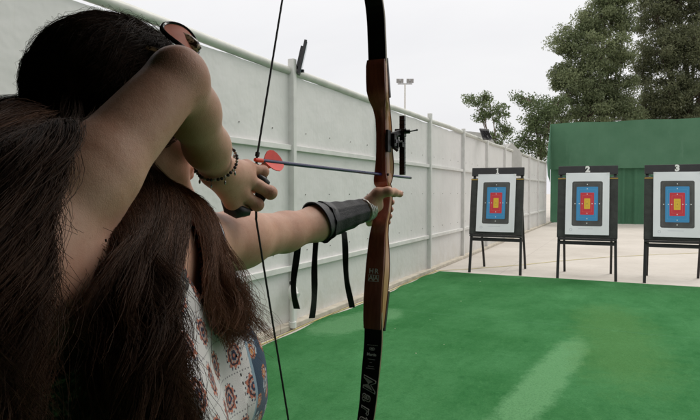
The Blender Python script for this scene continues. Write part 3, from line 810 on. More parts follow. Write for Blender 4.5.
# nails of the bow hand
def pod(c, axs, rr):
    mb = MB(); mb.ball((0, 0, 0), 1, 14); mb.v = [tuple(Vector(c) + axs[0] * (x * rr[0]) + axs[1] * (y * rr[1]) + axs[2] * (z * rr[2])) for x, y, z in mb.v]; return mb.mesh(smooth=True, angle=180)
NAIL = mat('finger_nail', (.62, .38, .32), .22, .05)
td_ = (Th[4] - Th[3]).normalized(); tn_ = (-CF * .75 + CU * .65); tn_ = (tn_ - td_ * tn_.dot(td_)).normalized()
wlink('thumb_nail', pod(Th[4] + td_ * .001 + tn_ * .0068, (td_, td_.cross(tn_), tn_), (.0058, .0046, .0016)), NAIL, person)
# eyes
EYEW = mat('eye_white', (.75, .72, .70), .2, .03); IRIS = mat('dark_iris', (.03, .015, .008), .15, .1); LIP = mat('lips', (.42, .13, .11), .4, .1)
for s in (-1, 1):
    mb = MB(); mb.ball(H(.0715, s * .031, .001), .0115, 14); e = wlink('eye', mb.mesh(smooth=True), EYEW, person)
    mb = MB(); mb.ball(H(.0795, s * .031, .001), .0050, 10); wlink('iris', mb.mesh(smooth=True), IRIS, e)
# ------------------------------------------------------------------ blouse
gD = np.random.default_rng(2)
neckA, neckB = A3(Mc + UZ * .13 + TF * .0), A3(Mc + TF * .12 + UZ * -.035)
neck = RC(neckA, neckB, .074, .018)
neck2 = RC(A3(Mc + UZ * .12 - TF * .02), A3(Mc + UZ * .02 - TF * .01), .075, .072)
S3, TF3, M3 = A3(S), A3(TF), A3(Mc)
def wrinkle(P):
    s = (P - M3) @ S3; f = (P - M3) @ TF3; z = P[..., 2] - M3[2]
    a = np.sin(38 * (s * .55 + z * .85) + 3.0 * np.sin(11 * s + 4) + 1.5 * np.sin(9 * z)) * np.exp(-((z + .09) / .12) ** 2)
    c = np.sin(60 * s + 9 * np.sin(8 * z + 1)) * np.clip((-z - .08) / .2, 0, 1)
    e = np.sin(26 * (z * 1.1 - s * .5) + 2 * np.sin(17 * s))
    return .0044 * a + .0036 * c + .0026 * e
def blouse_post(P, D):
    s = (P - M3) @ S3; z = P[..., 2] - M3[2]; f = (P - M3) @ TF3
    # cloth bridges the bust and hangs loose below
    D = D - .0085 - wrinkle(P) - .012 * np.clip((-z - .25) / .3, 0, 1)
    D = np.maximum(D, -np.minimum(neck.d(P), neck2.d(P)))
    D = np.maximum(D, s - (.150 - 1.3 * np.clip(z + .030, -.14, .0))); D = np.maximum(D, -s - (.158 - .10 * np.clip(z + .02, -.12, .0)))
    D = np.maximum(D, -np.minimum(np.minimum(armR.d(P), armL.d(P)), armF.d(P)))
    D = np.maximum(D, -(P[..., 2] - .83))
    return D
armF = RC(W(127, 228, .40), W(127, 228, .60), .030, .040); armR = RC(W(14, 268, .45), Rel, .055, .048); armL = RC(Lsh - S * .012, Lel, .060, .05)
tb = [p for p in torso[1:]] + [RC(Mc + S * .13, Rsh, .052, .054, .05), RC(Mc - S * .13, Lsh, .050, .050, .05), RC(Rsh, Rsh.lerp(Rel, .3), .050, .042, .03), RC(Lsh, Lsh.lerp(Lel, .3), .05, .044, .03)]
Vb, Fb = polygonise(tb, .003, blouse_post, pad=.03)
def biggest(V, F):
    lab = np.arange(len(V))
    for _ in range(400):
        m_ = lab[F].min(1); new = lab.copy(); np.minimum.at(new, F.ravel(), np.repeat(m_, F.shape[1])); new = new[new]
        if (new == lab).all(): break
        lab = new
    b_ = np.bincount(lab).argmax(); keep = lab == b_; idx = np.cumsum(keep) - 1
    return V[keep], idx[F[keep[F].all(1)]]
Vb, Fb = biggest(Vb, Fb)
me = npmesh('blouse', Vb, Fb)
attr(me, 'cs', (Vb - M3) @ S3 + .006 * np.sin(Vb[:, 2] * 30)); attr(me, 'cz', Vb[:, 2] - M3[2]); attr(me, 'cf', (Vb - M3) @ TF3)
attr(me, 'nd', np.minimum(neck.d(Vb), neck2.d(Vb)))
def blouse_mat():
    m, N, b = newmat('printed_blouse'); v = geo(N)
    A = lambda n: N.node('ShaderNodeAttribute', attribute_name=n).outputs['Fac']
    s, z, f, nd = A('cs'), A('cz'), A('cf'), A('nd')
    arc = s
    def med(au, av, cu, cv, rout, ink1, ink2, base, stag=.5, pet=9):
        a = N.m('DIVIDE', au, cu); bb = N.m('DIVIDE', av, cv)
        row = N.m('FLOOR', bb); a = N.m('ADD', a, N.m('MULTIPLY', N.m('MODULO', N.m('ABSOLUTE', row), 2.0), stag))
        fu = N.m('MULTIPLY', N.m('SUBTRACT', N.m('FRACT', a), .5), cu); fv = N.m('MULTIPLY', N.m('SUBTRACT', N.m('FRACT', bb), .5), cv)
        wob = N.m('MULTIPLY', N.m('SUBTRACT', N.noise(v, 220, 3), .5), rout * .5)
        fv2 = N.m('MULTIPLY', fv, .82)
        r = N.m('ADD', N.m('SQRT', N.m('ADD', N.m('MULTIPLY', fu, fu), N.m('MULTIPLY', fv2, fv2))), wob)
        an = N.m('ARCTAN2', fv2, fu)
        pt = N.m('MULTIPLY', N.m('SINE', N.m('MULTIPLY', an, float(pet))), rout * .10)
        r2 = N.m('ADD', r, pt)
        lt = lambda x, y: N.m('LESS_THAN', x, y)
        c = N.mix(N.m('MULTIPLY', lt(N.m('ABSOLUTE', N.m('SUBTRACT', r, rout * 1.12)), rout * .08), N.m('GREATER_THAN', N.m('SINE', N.m('MULTIPLY', an, 16.0)), .2)), base, c4(ink2))
        c = N.mix(lt(r2, rout), c, c4(ink1))
        c = N.mix(lt(N.m('ABSOLUTE', N.m('SUBTRACT', r, rout * .74)), rout * .09), c, c4((.05, .03, .05)))
        c = N.mix(lt(r2, rout * .56), c, c4((.50, .42, .40)))
        c = N.mix(lt(r, rout * .40), c, c4(ink2))
        c = N.mix(lt(r, rout * .17), c, c4(ink1))
        return c
    whitec = N.mix(N.ramp(N.noise(v, 30, 4), .3, .7), c4((.72, .69, .68)), c4((.80, .77, .76)))
    white = med(N.m('ADD', s, .004), N.m('ADD', z, 1.006), .043, .040, .0112, (.58, .20, .13), (.035, .04, .09), whitec)
    # dotted seam lines between the rows
    dl = N.m('MULTIPLY', N.m('LESS_THAN', N.m('ABSOLUTE', N.m('SUBTRACT', N.m('FRACT', N.m('DIVIDE', N.m('ADD', z, 1.006), .040)), .03)), .02), N.m('GREATER_THAN', N.m('SINE', N.m('MULTIPLY', s, 1400.0)), .1))
    white = N.mix(N.m('MULTIPLY', dl, .7), white, c4((.10, .09, .11)))
    bl = N.mix(N.ramp(N.noise(v, 40, 4), .3, .7), c4((.022, .050, .095)), c4((.040, .075, .13)))
    blue = med(N.m('ADD', s, .019), N.m('ADD', z, 1.0), .040, .046, .0105, (.45, .52, .58), (.05, .09, .15), bl, .5, 6)
    blue = med(N.m('ADD', s, .040), N.m('ADD', z, 1.02), .034, .028, .0060, (.60, .17, .05), (.60, .28, .09), blue, .5, 3)
    dk = N.mix(N.ramp(N.noise(v, 120, 5, .7), .50, .62), c4((.030, .027, .028)), c4((.30, .26, .23)))
    vo = N.node('ShaderNodeTexVoronoi'); vo.inputs['Scale'].default_value = 95; N.l.new(v, vo.inputs['Vector'])
    dk = N.mix(N.m('LESS_THAN', vo.outputs['Distance'], .16), dk, c4((.42, .36, .30)))
    for c0 in (.122, .136, .160):     # braided border lines on the dark side panel
        dk = N.mix(N.m('LESS_THAN', N.m('ABSOLUTE', N.m('SUBTRACT', N.m('ADD', s, N.m('MULTIPLY', z, .25)), c0 - .03)), .0016), dk, c4((.50, .44, .36)))
    front = N.m('GREATER_THAN', f, -.02)
    w_in = N.m('MULTIPLY', N.m('LESS_THAN', N.m('ADD', s, N.m('MULTIPLY', N.m('MAXIMUM', N.m('ADD', z, .07), 0.0), 1.4)), .108), front)
    col = N.mix(w_in, dk, white)
    col = N.mix(N.m('MULTIPLY', N.m('LESS_THAN', s, -.050), front), col, blue)
    ed = N.m('MULTIPLY', N.m('LESS_THAN', N.m('ABSOLUTE', N.m('ADD', s, .050)), .0022), front)
    col = N.mix(ed, col, c4((.30, .42, .52)))
    trim = N.m('LESS_THAN', nd, .0075)
    tp = N.mix(N.ramp(N.noise(v, 260, 3), .48, .56), c4((.03, .022, .028)), c4((.50, .18, .12)))
    col = N.mix(trim, col, tp)
    N.l.new(col, b.inputs['Base Color']); b.inputs['Roughness'].default_value = .8; b.inputs['Specular IOR Level'].default_value = .25
    b.inputs['Sheen Weight'].default_value = .15
    wv = N.noise(v, 900, 2); bn = N.node('ShaderNodeBump'); bn.inputs['Distance'].default_value = .0005; N.l.new(wv, bn.inputs['Height']); N.l.new(bn.outputs[0], b.inputs['Normal'])
    return m
wlink('blouse', me, blouse_mat(), person)
# trousers and shoes
def trouser_post(P, D):
    z = P[..., 2]
    D = D - .010 - .003 * np.sin(z * 45 + P[..., 0] * 20) - .006 * np.clip((.4 - z) / .3, 0, 1)
    D = np.maximum(D, z - .87); D = np.maximum(D, .10 - z); return D
Vt, Ft = polygonise(legs + torso[7:], .008, trouser_post, pad=.03)
wlink('trousers', npmesh('trousers', Vt, Ft), mat('denim', (.030, .045, .085), .85, .3, 30, bump=.001, bscale=300), person)
SHOE = mat('shoe_canvas', (.05, .05, .055), .7, .2)
for ft in (Rft, Lft):
    pr = [RC(Vector((ft.x, ft.y, .05)) - TF * .045, Vector((ft.x, ft.y, .045)) + TF * .15, .044, .038, .02), RC(Vector((ft.x, ft.y, .06)), Vector((ft.x, ft.y, .10)), .046, .044, .02)]
    Vs, Fs = polygonise(pr, .006, lambda P, D: np.maximum(D, .021 - P[..., 2])); wlink('shoe', npmesh('shoe', Vs, Fs), SHOE, person)
# ------------------------------------------------------------------ hair
def ndist(prims, P):
    D = np.full(P.shape[:-1], .3)
    for p in prims: D = smin(D, p.d(P), max(p.k, .004))
    return D
coll = torso + arms[:6] + arms[8:11]
def push(P, off):
    sh = P.shape; Q = P.reshape(-1, 3).copy(); o = np.broadcast_to(off, sh[:-1]).reshape(-1)
    for it in range(3):
        d = ndist(coll, Q); bad = np.nonzero(d < o)[0]
        if not len(bad): break
        e = .002; q = Q[bad]; g = np.stack([ndist(coll, q + np.eye(3)[a] * e) - ndist(coll, q - np.eye(3)[a] * e) for a in range(3)], -1)
        g /= np.maximum(np.linalg.norm(g, axis=1), 1e-9)[:, None]
        Q[bad] = q + g * np.minimum(o[bad] - d[bad], .05)[:, None]
    return Q.reshape(sh)
def resample(ctrl, n):
    """ctrl (S,K,3) -> Catmull-Rom (S,n,3)"""
    K = ctrl.shape[1]; t = np.linspace(0, K - 1 - 1e-6, n); i = t.astype(int); u = (t - i)[None, :, None]
    p0 = ctrl[:, np.maximum(i - 1, 0)]; p1 = ctrl[:, i]; p2 = ctrl[:, np.minimum(i + 1, K - 1)]; p3 = ctrl[:, np.minimum(i + 2, K - 1)]
    return .5 * ((2 * p1) + (-p0 + p2) * u + (2 * p0 - 5 * p1 + 4 * p2 - p3) * u ** 2 + (-p0 + 3 * p1 - 3 * p2 + p3) * u ** 3)
HAXn = np.array([A3(hF), A3(hR), A3(hU)]); Ch = A3(H(-.012, 0, .022)); HRAD = np.array([.094, .075, .088])
def skull(dirs, off): # dirs (...,3) in head frame, unit
    loc = dirs * (HRAD + off[..., None] if hasattr(off, 'shape') else HRAD + off); return Ch + loc @ HAXn
def slerp(a, b, t):
    d = np.clip((a * b).sum(-1), -.999, .999); w = np.arccos(d); s = np.sin(w)
    return (np.sin((1 - t) * w) / s)[..., None] * a + (np.sin(t * w) / s)[..., None] * b
def unit(v): return v / np.linalg.norm(v, axis=-1)[..., None]
def hdir(p): return unit(((A3(p) - Ch) @ HAXn.T) / HRAD)
hv = []; hf = []; htip = []; hrnd = []; hcount = 0
def emit(P, r0, r1, tipw, rnd):
    """P (S,n,3) tubes of three sides"""
    global hcount
    S_, n, _ = P.shape
    T = np.gradient(P, axis=1); T = unit(T + 1e-9)
    ref = unit(np.array(A3(CF))[None, None] + np.zeros_like(T)); a = unit(np.cross(T, ref) + 1e-6); b = np.cross(T, a)
    tt = np.linspace(0, 1, n)[None, :]
    r = (r0 * (1 - tt) + r1 * tt) * np.ones((S_, 1))
    ring = []
    for j in range(3):
        an = 2 * PI * j / 3 + .5; ring.append(P + (a * math.cos(an) + b * math.sin(an)) * r[..., None])
    V = np.stack(ring, 2).reshape(-1, 3)
    s_, i_, j_ = np.meshgrid(np.arange(S_), np.arange(n - 1), np.arange(3), indexing='ij')
    base = (s_ * n + i_) * 3; q = np.stack([base + j_, base + (j_ + 1) % 3, base + 3 + (j_ + 1) % 3, base + 3 + j_], -1).reshape(-1, 4) + hcount
    hv.append(V); hf.append(q); hcount += len(V)
    htip.append(np.repeat((tipw[:, None] * tt).reshape(-1), 3)); hrnd.append(np.repeat(np.repeat(rnd[:, None], n, 1).reshape(-1), 3))
def stream(n, nclump, seed, root_fn, stops, n_pts=30, wave=.006, tips=.6, flat=None, slp=7, collide=.013, jitter=.35, r0=.00042, endvar=.25):
    """stops: list of (px,py,z,spread_image,spread_depth)"""
    g = np.random.default_rng(seed)
    cu = g.normal(size=(nclump, 2)) * .55; cu = cu / np.maximum(1, np.linalg.norm(cu, axis=1) / 1.15)[:, None]
    cid = g.integers(0, nclump, n)
    croot = root_fn(g, nclump); root = unit(croot[cid] + g.normal(size=(n, 3)) * .10)
    uv = cu[cid] + g.normal(size=(n, 2)) * .060
    ex = A3(W(*stops[0][:3])); exd = hdir(ex) if len(stops[0]) < 6 else unit(np.array(stops[0][5], float))
    exdj = unit(exd[None] + (uv[:, :1] * A3(CR) @ HAXn.T + uv[:, 1:] * A3(CU) @ HAXn.T) * stops[0][3] / .085)
    ctrl = []
    for k in range(slp):
        t = np.full(n, k / (slp - 1)) ** 1.0
        d = slerp(root, exdj, t * .97); lift = .004 + .007 * np.sin(PI * np.clip(t * .9, 0, 1)) + .004 * cu[cid, 1]
        ctrl.append(skull(d, np.abs(lift + cu[cid, 0] * .0028 + g.normal(size=n) * .0024)))
    for (px, py, z, si, sd) in stops[1:]:
        c = A3(W(px, py, z)); ctrl.append(c[None] + A3(CR)[None] * uv[:, :1] * si + A3(CF)[None] * uv[:, 1:] * sd + g.normal(size=(n, 3)) * .0015)
    ctrl = np.stack(ctrl, 1)
    P = resample(ctrl, n_pts)
    t = np.linspace(0, 1, n_pts)[None, :]
    st = slp / (slp + len(stops) - 1.0)
    amp = wave * np.clip((t - st * .6) / (1 - st * .6), 0, 1) ** .8 + .0022
    ph = g.uniform(0, 6.28, nclump)[cid][:, None] + g.normal(size=(n, 1)) * .25; fr = g.uniform(26, 44, nclump)[cid][:, None]
    ca = g.uniform(.5, 1.4, nclump)[cid][:, None]
    w1 = np.sin(fr * t + ph) * amp * ca; w2 = np.cos(fr * t * .93 + ph * 1.3) * amp * ca
    P = P + A3(CR) * w1[..., None] + A3(CF) * w2[..., None]
    # loose fly-away strays, growing toward the tip
    stray = (g.random(n) < .10)[:, None, None] * g.normal(size=(n, 1, 3)) * .013 * (t[..., None] ** 2)
    P = P + stray + np.cumsum(g.normal(size=P.shape) * .0004, axis=1)
    # strands end at different lengths
    cut = 1 - g.random(n) ** 2 * endvar
    idx = np.linspace(0, 1, n_pts)[None] * cut[:, None] * (n_pts - 1); i0 = np.clip(idx.astype(int), 0, n_pts - 2); fr_ = (idx - i0)[..., None]
    ar = np.arange(n)[:, None]; P = P[ar, i0] * (1 - fr_) + P[ar, i0 + 1] * fr_
    P = push(P, collide + .008 * g.random(n)[:, None])
    for _ in range(3): P[:, 1:-1] = .5 * P[:, 1:-1] + .25 * (P[:, :-2] + P[:, 2:])
    emit(P, r0, r0 * .45, tips * (.5 + .5 * g.random(n)), np.clip(g.random(nclump)[cid] * .6 + g.random(n) * .4, 0, 1))
def roots(c, spread):
    c = np.array(c, float)
    return lambda g, n: unit(c[None] + g.normal(size=(n, 3)) * spread)
# crown / back cap -> left stream falling over back and right shoulder
stream(6000, 90, 1, roots((.55, .15, .85), .38), [(66, 112, .73, .045, 0), (40, 130, .60, .035, .03), (20, 155, .50, .036, .03), (4, 195, .44, .034, .025), (-14, 255, .385, .026, .02), (-20, 330, .350, .022, .02), (-26, 440, .335, .022, .02)], 50, .015, .7, r0=.00036)
stream(5200, 70, 2, roots((.0, .45, .9), .40), [(74, 126, .69, .030, 0), (56, 134, .55, .022, .02), (38, 152, .46, .020, .015), (12, 195, .42, .020, .012), (-6, 245, .39, .020, .012), (-14, 300, .365, .018, .02), (-18, 370, .35, .016, .02), (-20, 450, .34, .018, .02)], 50, .013, .7, r0=.00036)
stream(3600, 50, 12, roots((.1, -.1, .95), .45), [(46, 84, .78, .034, 0), (26, 104, .70, .030, .03), (8, 122, .63, .032, .03), (-10, 150, .55, .034, .03), (-20, 200, .49, .034, .02), (-24, 280, .43, .034, .02), (-24, 420, .38, .034, .02)], 46, .012, .9, r0=.00036)
# side -> middle stream in front of the right shoulder, under the arm
stream(6200, 100, 3, roots((.35, .65, .6), .34), [(112, 165, .70, .035, 0), (112, 200, .63, .030, .03), (108, 245, .52, .034, .02), (116, 300, .47, .036, .02), (136, 360, .45, .027, .02), (150, 450, .44, .025, .02)], 48, .014, .8, r0=.00036)
stream(3400, 44, 6, roots((.2, .8, .4), .3), [(128, 180, .72, .02, 0), (138, 213, .65, .024, .02), (144, 258, .55, .026, .02), (146, 315, .50, .020, .02), (154, 380, .47, .018, .02), (168, 450, .46, .018, .02)], 48, .012, 1.1, r0=.00036)
# far side of the neck -> lock over the left chest, brown wispy ends
stream(4600, 70, 4, roots((.1, -.5, .7), .35), [(150, 185, .86, .02, 0, (-.35, -.85, -.45)), (152, 205, .78, .028, .02), (164, 235, .705, .032, .02), (180, 266, .665, .032, .02), (203, 297, .640, .028, .02), (222, 328, .632, .022, .02)], 46, .010, 1.8, r0=.00034, endvar=.35)
stream(2000, 34, 8, roots((.1, -.5, .7), .3), [(150, 185, .86, .02, 0, (-.35, -.85, -.45)), (160, 206, .77, .030, .02), (184, 240, .70, .030, .02), (212, 276, .665, .026, .02), (234, 310, .650, .024, .02), (246, 342, .645, .016, .02)], 46, .012, 2.2, r0=.0003, endvar=.45)
# swept-back light wisps across the side
stream(900, 26, 5, roots((.8, .35, .55), .20), [(80, 118, .70, .02, 0), (48, 112, .64, .02, .02), (14, 122, .57, .02, .02), (-20, 145, .50, .03, .02), (-45, 200, .44, .03, .02)], 30, .006, 1.1)
# short strays standing off the crown
g = np.random.default_rng(44); n = 320; d = unit(g.normal(size=(n, 3)) * np.array([1, .8, .5]) + np.array([-.3, .2, 1.0])); d2 = unit(d + g.normal(size=(n, 3)) * .35 + np.array([-.4, 0, -.1]))
P = np.stack([skull(slerp(d, d2, np.full(n, k / 7.)), .014 + .012 * math.sin(PI * k / 9) * g.random(n)) for k in range(8)], 1)
emit(P, .0002, .0001, np.full(n, .6), g.random(n))
def lock_mass():
    base_ = [EL(Vector(Ch), (.094 + .006, .075 + .006, .088 + .006), HAX, .01)]
    for st in ([(-8, 255, .41, .014), (-12, 330, .375, .014), (-16, 450, .36, .014)],
               [(112, 165, .72, .030), (112, 200, .65, .022), (108, 245, .55, .018), (118, 300, .505, .018), (136, 360, .485, .018), (158, 460, .475, .020)],
               [(152, 205, .80, .018), (164, 238, .735, .016), (180, 268, .695, .012), (198, 292, .67, .007)]):
        pp = [W(*q[:3]) for q in st]
        base_ += chain(pp, [q[3] for q in st], .02)
    f0 = A3(hF)
    def post(P, D):
        # keep the face and throat clear
        q = (P - Ch) @ HAXn.T
        face = (q[..., 0] - .035) + .25 * np.clip(q[..., 2] - .02, -1, .0) * 0
        cutf = np.maximum(np.where(q[..., 2] < .045, q[..., 0] - .030, -1), -1)
        near = np.linalg.norm(q / np.array([.13, .11, .16]), axis=-1) < 1
        D = np.where(near, np.maximum(D, cutf), D)
        return D + .0025 * np.sin(P[..., 0] * 140 + 3 * np.sin(P[..., 2] * 25)) * np.sin(P[..., 1] * 110)
    return polygonise(base_, .004, post)
Vm, Fm = lock_mass()
hv.append(Vm); hf.append(Fm + hcount); hcount += len(Vm); htip.append(np.zeros(len(Vm))); hrnd.append(np.full(len(Vm), .05))
me = npmesh('hair', np.concatenate(hv), np.concatenate(hf))
attr(me, 'tip', np.clip(np.concatenate(htip), 0, 1)); attr(me, 'rnd', np.concatenate(hrnd))
wlink('hair', me, HAIR, person)
# ------------------------------------------------------------------ sunglasses pushed up on the head
def glass_mat():
    m, N, b = newmat('tortoise_frame'); v = geo(N)
    f = N.ramp(N.noise(v, 190, 4, .6, 1.2), .45, .55)
    N.l.new(N.mix(f, c4((.035, .018, .012)), c4((.50, .36, .24))), b.inputs['Base Color']); b.inputs['Roughness'].default_value = .2; return m
TORT = glass_mat(); LENSM = mat('salmon_lens_back', (.50, .15, .09), .55, .15, 30, spec=.2); RIM = mat('black_glossy_rim', (.010, .009, .010), .12, .1)
sg = empty('sunglasses', tuple(H(.08, 0, .09)), label='dark rimmed sunglasses with salmon lenses pushed up on the hair', cat=None); sg.parent = person
sg.location = H(.08, 0, .09) - Vector(person.location)
gA, gB = W(166, 22, .712), W(201, 48, .735)           # long axis of the nearer lens, read off the photo
la = (gB - gA); half = la.length / 2; la.normalize()
nrm = (CF * -.50 + CU * .66 + CR * .56); nrm = (nrm - la * nrm.dot(la)).normalized(); wd = la.cross(nrm).normalized()
cen = (gA + gB) / 2 - CU * .006 - CR * .005
def lens_pts(c, ka, kb, n=40, bulge=.006):
    out = []
    for i in range(n):
        a = 2 * PI * i / n; x = math.cos(a); y = math.sin(a)
        out.append(c + la * (x * ka) + wd * (y * kb) + nrm * (bulge * (1 - x * x * .9)))
    return out
sep = .058
for s in (0, 1):
    c = cen - hR * (.064 * s)
    pts = lens_pts(c, half, .024)
    mb = MB(); mb.tube(pts + [pts[0]], .0030, 8, cap=False); wlink('rim', mb.mesh(smooth=True), RIM, sg)
    mb = MB(); up_ = [p + nrm * .0008 for p in pts]; dn = [p - nrm * .0008 for p in pts]; k = len(pts)
    cc = c + nrm * .009
    mb.add(up_ + [cc + nrm * .0008] + dn + [cc - nrm * .0008], [(i, (i + 1) % k, k) for i in range(k)] + [(k + 1 + (i + 1) % k, k + 1 + i, 2 * k + 1) for i in range(k)])
    wlink('lens', mb.mesh(smooth=True), LENSM, sg)
sgn = (1 if wd.dot(CF) > 0 else -1)
mb = MB(); near = cen - wd * (.020 * sgn)
mb.tube([near + la * half * .55, near + la * half * .2 - nrm * .010, near - la * .01 - nrm * .016 - wd * .004 * sgn, near - la * .045 - nrm * .030 - wd * .006 * sgn], [.0055, .006, .0035, .003], 8)
wlink('temple_arm', mb.mesh(smooth=True), TORT, sg)
mb = MB(); mb.tube([cen + la * half * .6 - hR * .008 + nrm * .006, cen + la * half * .7 - hR * .030 + nrm * .010, cen + la * half * .6 - hR * .056 + nrm * .006], .0028, 8); wlink('bridge', mb.mesh(smooth=True), RIM, sg)
mb = MB(); mb.tube([W(179, 35, .722), W(186, 40, .724), W(194, 46, .727), W(199, 51, .73)], [.0050, .0085, .0085, .0050], 12, flat=.6); wlink('browline', mb.mesh(smooth=True, angle=80), TORT, sg)
# ------------------------------------------------------------------ bracelet on the drawing wrist
BEADS = [mat('bead_dark', (.05, .045, .055), .2, .3, 40), mat('bead_pearl', (.50, .46, .40), .15, .2, 40), mat('charm_silver', (.45, .45, .46), .25, .1, 30, metal=1)]
br = empty('bead_bracelet', (0, 0, 0), label='string of dark and pearly beads with tiny silver charms round the drawing wrist'); br.parent = person; br.location = Rwr - Vector(person.location)
ctrb = W(216, 162, .772); a1 = (W(234, 150, .765) - W(201, 180, .765)); a1.normalize(); fx = (Rwr - Rel).normalized()
a1 = (W(236, 158, .76) - W(203, 176, .76)).normalized(); a2 = fx.cross(a1).normalized(); a2 = (a2 + fx * .25 * (1 if a2.dot(CF) > 0 else -1)).normalized()
ring = []
for i in range(38):
    a = 2 * PI * i / 38; ring.append(ctrb + a1 * math.cos(a) * .0290 + a2 * math.sin(a) * .027 + fx * (.007 * math.sin(a * 1 + .6) + random.uniform(-.0006, .0006)))
for ci in (0, 1):
    mb = MB()
    for i, p in enumerate(ring):
        if (i % 3 == 0) == (ci == 1): mb.ball(p, .0024 if ci == 0 else .0021, 8)
    wlink('beads', mb.mesh(smooth=True), BEADS[ci], br)
for i in range(1, 38, 4):
    p = ring[i]; mb = MB(); mb.tube([p - UZ * .0015, p - UZ * .0055], .0005, 5); mb.ball(p - UZ * .0080, (.0016, .0016, .0030), 7)
    wlink('charm', mb.mesh(smooth=True), BEADS[2], br)
# finger tab
LEATH = mat('black_leather', (.016, .016, .018), .42, .3, 40, bump=.0006, bscale=200)
tab = empty('finger_tab', (0, 0, 0), label='black leather finger tab between the drawing fingers'); tab.parent = person; tab.location = RP[0] - Vector(person.location)
mb = MB(); tpts = [W(258, 176, .866), W(263, 180, .870), W(266.5, 184, .872), W(266, 189, .880)]
mb.tube(tpts, [.0040, .0062, .0068, .0040], 10, flat=.55); wlink('tab_face', mb.mesh(smooth=True, angle=80), LEATH, tab)
mb = MB(); mb.tube([W(262, 177, .885), W(263, 192, .89), W(255, 206, .885), W(245, 210, .88)], [.009, .012, .010, .006], 10, flat=.4); wlink('tab_leather', mb.mesh(smooth=True, angle=80), LEATH, tab)
mb = MB(); mb.tube([W(222, 196, .848), W(229, 207.5, .846), W(238, 211.5, .850), W(250, 212.5, .858)], [.004, .0105, .0115, .005], 12, flat=.75); wlink('tab_strap', mb.mesh(smooth=True, angle=80), LEATH, tab)
# ------------------------------------------------------------------ arm guard
GUARD = mat('armguard_fabric', (.013, .014, .017), .55, .35, 25, spec=.35, bump=.0012, bscale=260)
ag = empty('arm_guard', (0, 0, 0), label='black ribbed arm guard strapped round the bow forearm'); ag.parent = person; ag.location = Lel - Vector(person.location)
ga = Lel.lerp(Lwr, .40); gb = Lel.lerp(Lwr, .93)
gax = (gb - ga).normalized(); gu = (UZ - gax * UZ.dot(gax)).normalized(); gw = gax.cross(gu)
def guard_ring(t, r):
    c = ga.lerp(gb, t); o = []
    n = 56
    for j in range(n):
        a = 2 * PI * j / n
        rr = r * (1 + .022 * (1 if math.sin(a * 9 + .4) > .25 else -1)) + .0006 * math.sin(a * 3 + t * 9)
        o.append(c + gu * math.cos(a) * rr + gw * math.sin(a) * rr)
    return o
ts = np.linspace(0, 1, 22); vs = []; fs = []; n = 56
for i, t in enumerate(ts):
    r = .0382 + (.0262 - .0382) * t + .004 * max(0, 1 - t * 9) + .0008 * math.sin(t * 20); vs += guard_ring(t, r)
for i in range(21):
    for j in range(n): a = i * n + j; b_ = i * n + (j + 1) % n; fs.append((a, b_, b_ + n, a + n))
k0 = len(vs)
for i, t in enumerate(ts): vs += guard_ring(t, .0355 + (.0238 - .0355) * t)
for i in range(21):
    for j in range(n): a = k0 + i * n + j; b_ = k0 + i * n + (j + 1) % n; fs.append((a, a + n, b_ + n, b_))
for j in range(n):
    b_ = (j + 1) % n; fs.append((j, j + k0, b_ + k0, b_)); e0 = 21 * n; fs.append((e0 + j, e0 + b_, e0 + b_ + k0, e0 + j + k0))
mb = MB(); mb.add(vs, fs); wlink('sleeve', mb.mesh(smooth=True, angle=50), GUARD, ag)
# flared cuff at the elbow end
mb = MB(); vs = []; fs = []
prof = [(.012, .0392), (-.002, .0415), (-.014, .0450), (-.015, .0425), (-.002, .0390), (.012, .0370)]
for i, (dz, r) in enumerate(prof):
    for j in range(n):
        a = 2 * PI * j / n; sc_ = 1 - .16 * max(0, -math.cos(a)); dz2 = dz * (1.0 + .8 * max(0, math.cos(a - .6)))
        vs.append(ga + gax * dz2 + gu * math.cos(a) * r * sc_ + gw * math.sin(a) * r * .95)
for i in range(len(prof)):
    for j in range(n):
        a = i * n + j; b_ = i * n + (j + 1) % n; i2 = ((i + 1) % len(prof)) * n; fs.append((a, b_, i2 + (j + 1) % n, i2 + j))
mb.add(vs, fs); wlink('elbow_cuff', mb.mesh(smooth=True, angle=60), LEATH, ag)
def strap(p0, p1, w, sway, seed):
    R_ = random.Random(seed); P_ = []
    for i in range(15):
        t = i / 14; q = p0.lerp(p1, t) + CR * (sway * math.sin(t * 5.5 + seed) * t * .8) + CF * (sway * math.cos(t * 4 + seed) * t)
        P_.append(q)
    vs = []; fs = []
    for i, q in enumerate(P_):
        tw = .7 * math.sin(i * .35 + seed); d = (CR * math.cos(tw) + CF * math.sin(tw)) * w / 2; nn = (CF * math.cos(tw) - CR * math.sin(tw)) * .001
        vs += [q - d - nn, q + d - nn, q + d + nn, q - d + nn]
        if i:
            a = 4 * (i - 1)
            for j in range(4): fs.append((a + j, a + (j + 1) % 4, a + 4 + (j + 1) % 4, a + 4 + j))
    fs += [(3, 2, 1, 0), tuple(4 * 14 + j for j in range(4))]
    mb = MB(); mb.add(vs, fs); wlink('strap', mb.mesh(smooth=True), LEATH, ag)
strap(W(297.5, 222, 1.16), W(296, 309, 1.17), .0135, .010, 1)
strap(W(316, 240, 1.15), W(312, 318, 1.16), .0125, .004, 4)
strap(W(344, 232, 1.21), W(350, 308, 1.22), .0125, .006, 2)
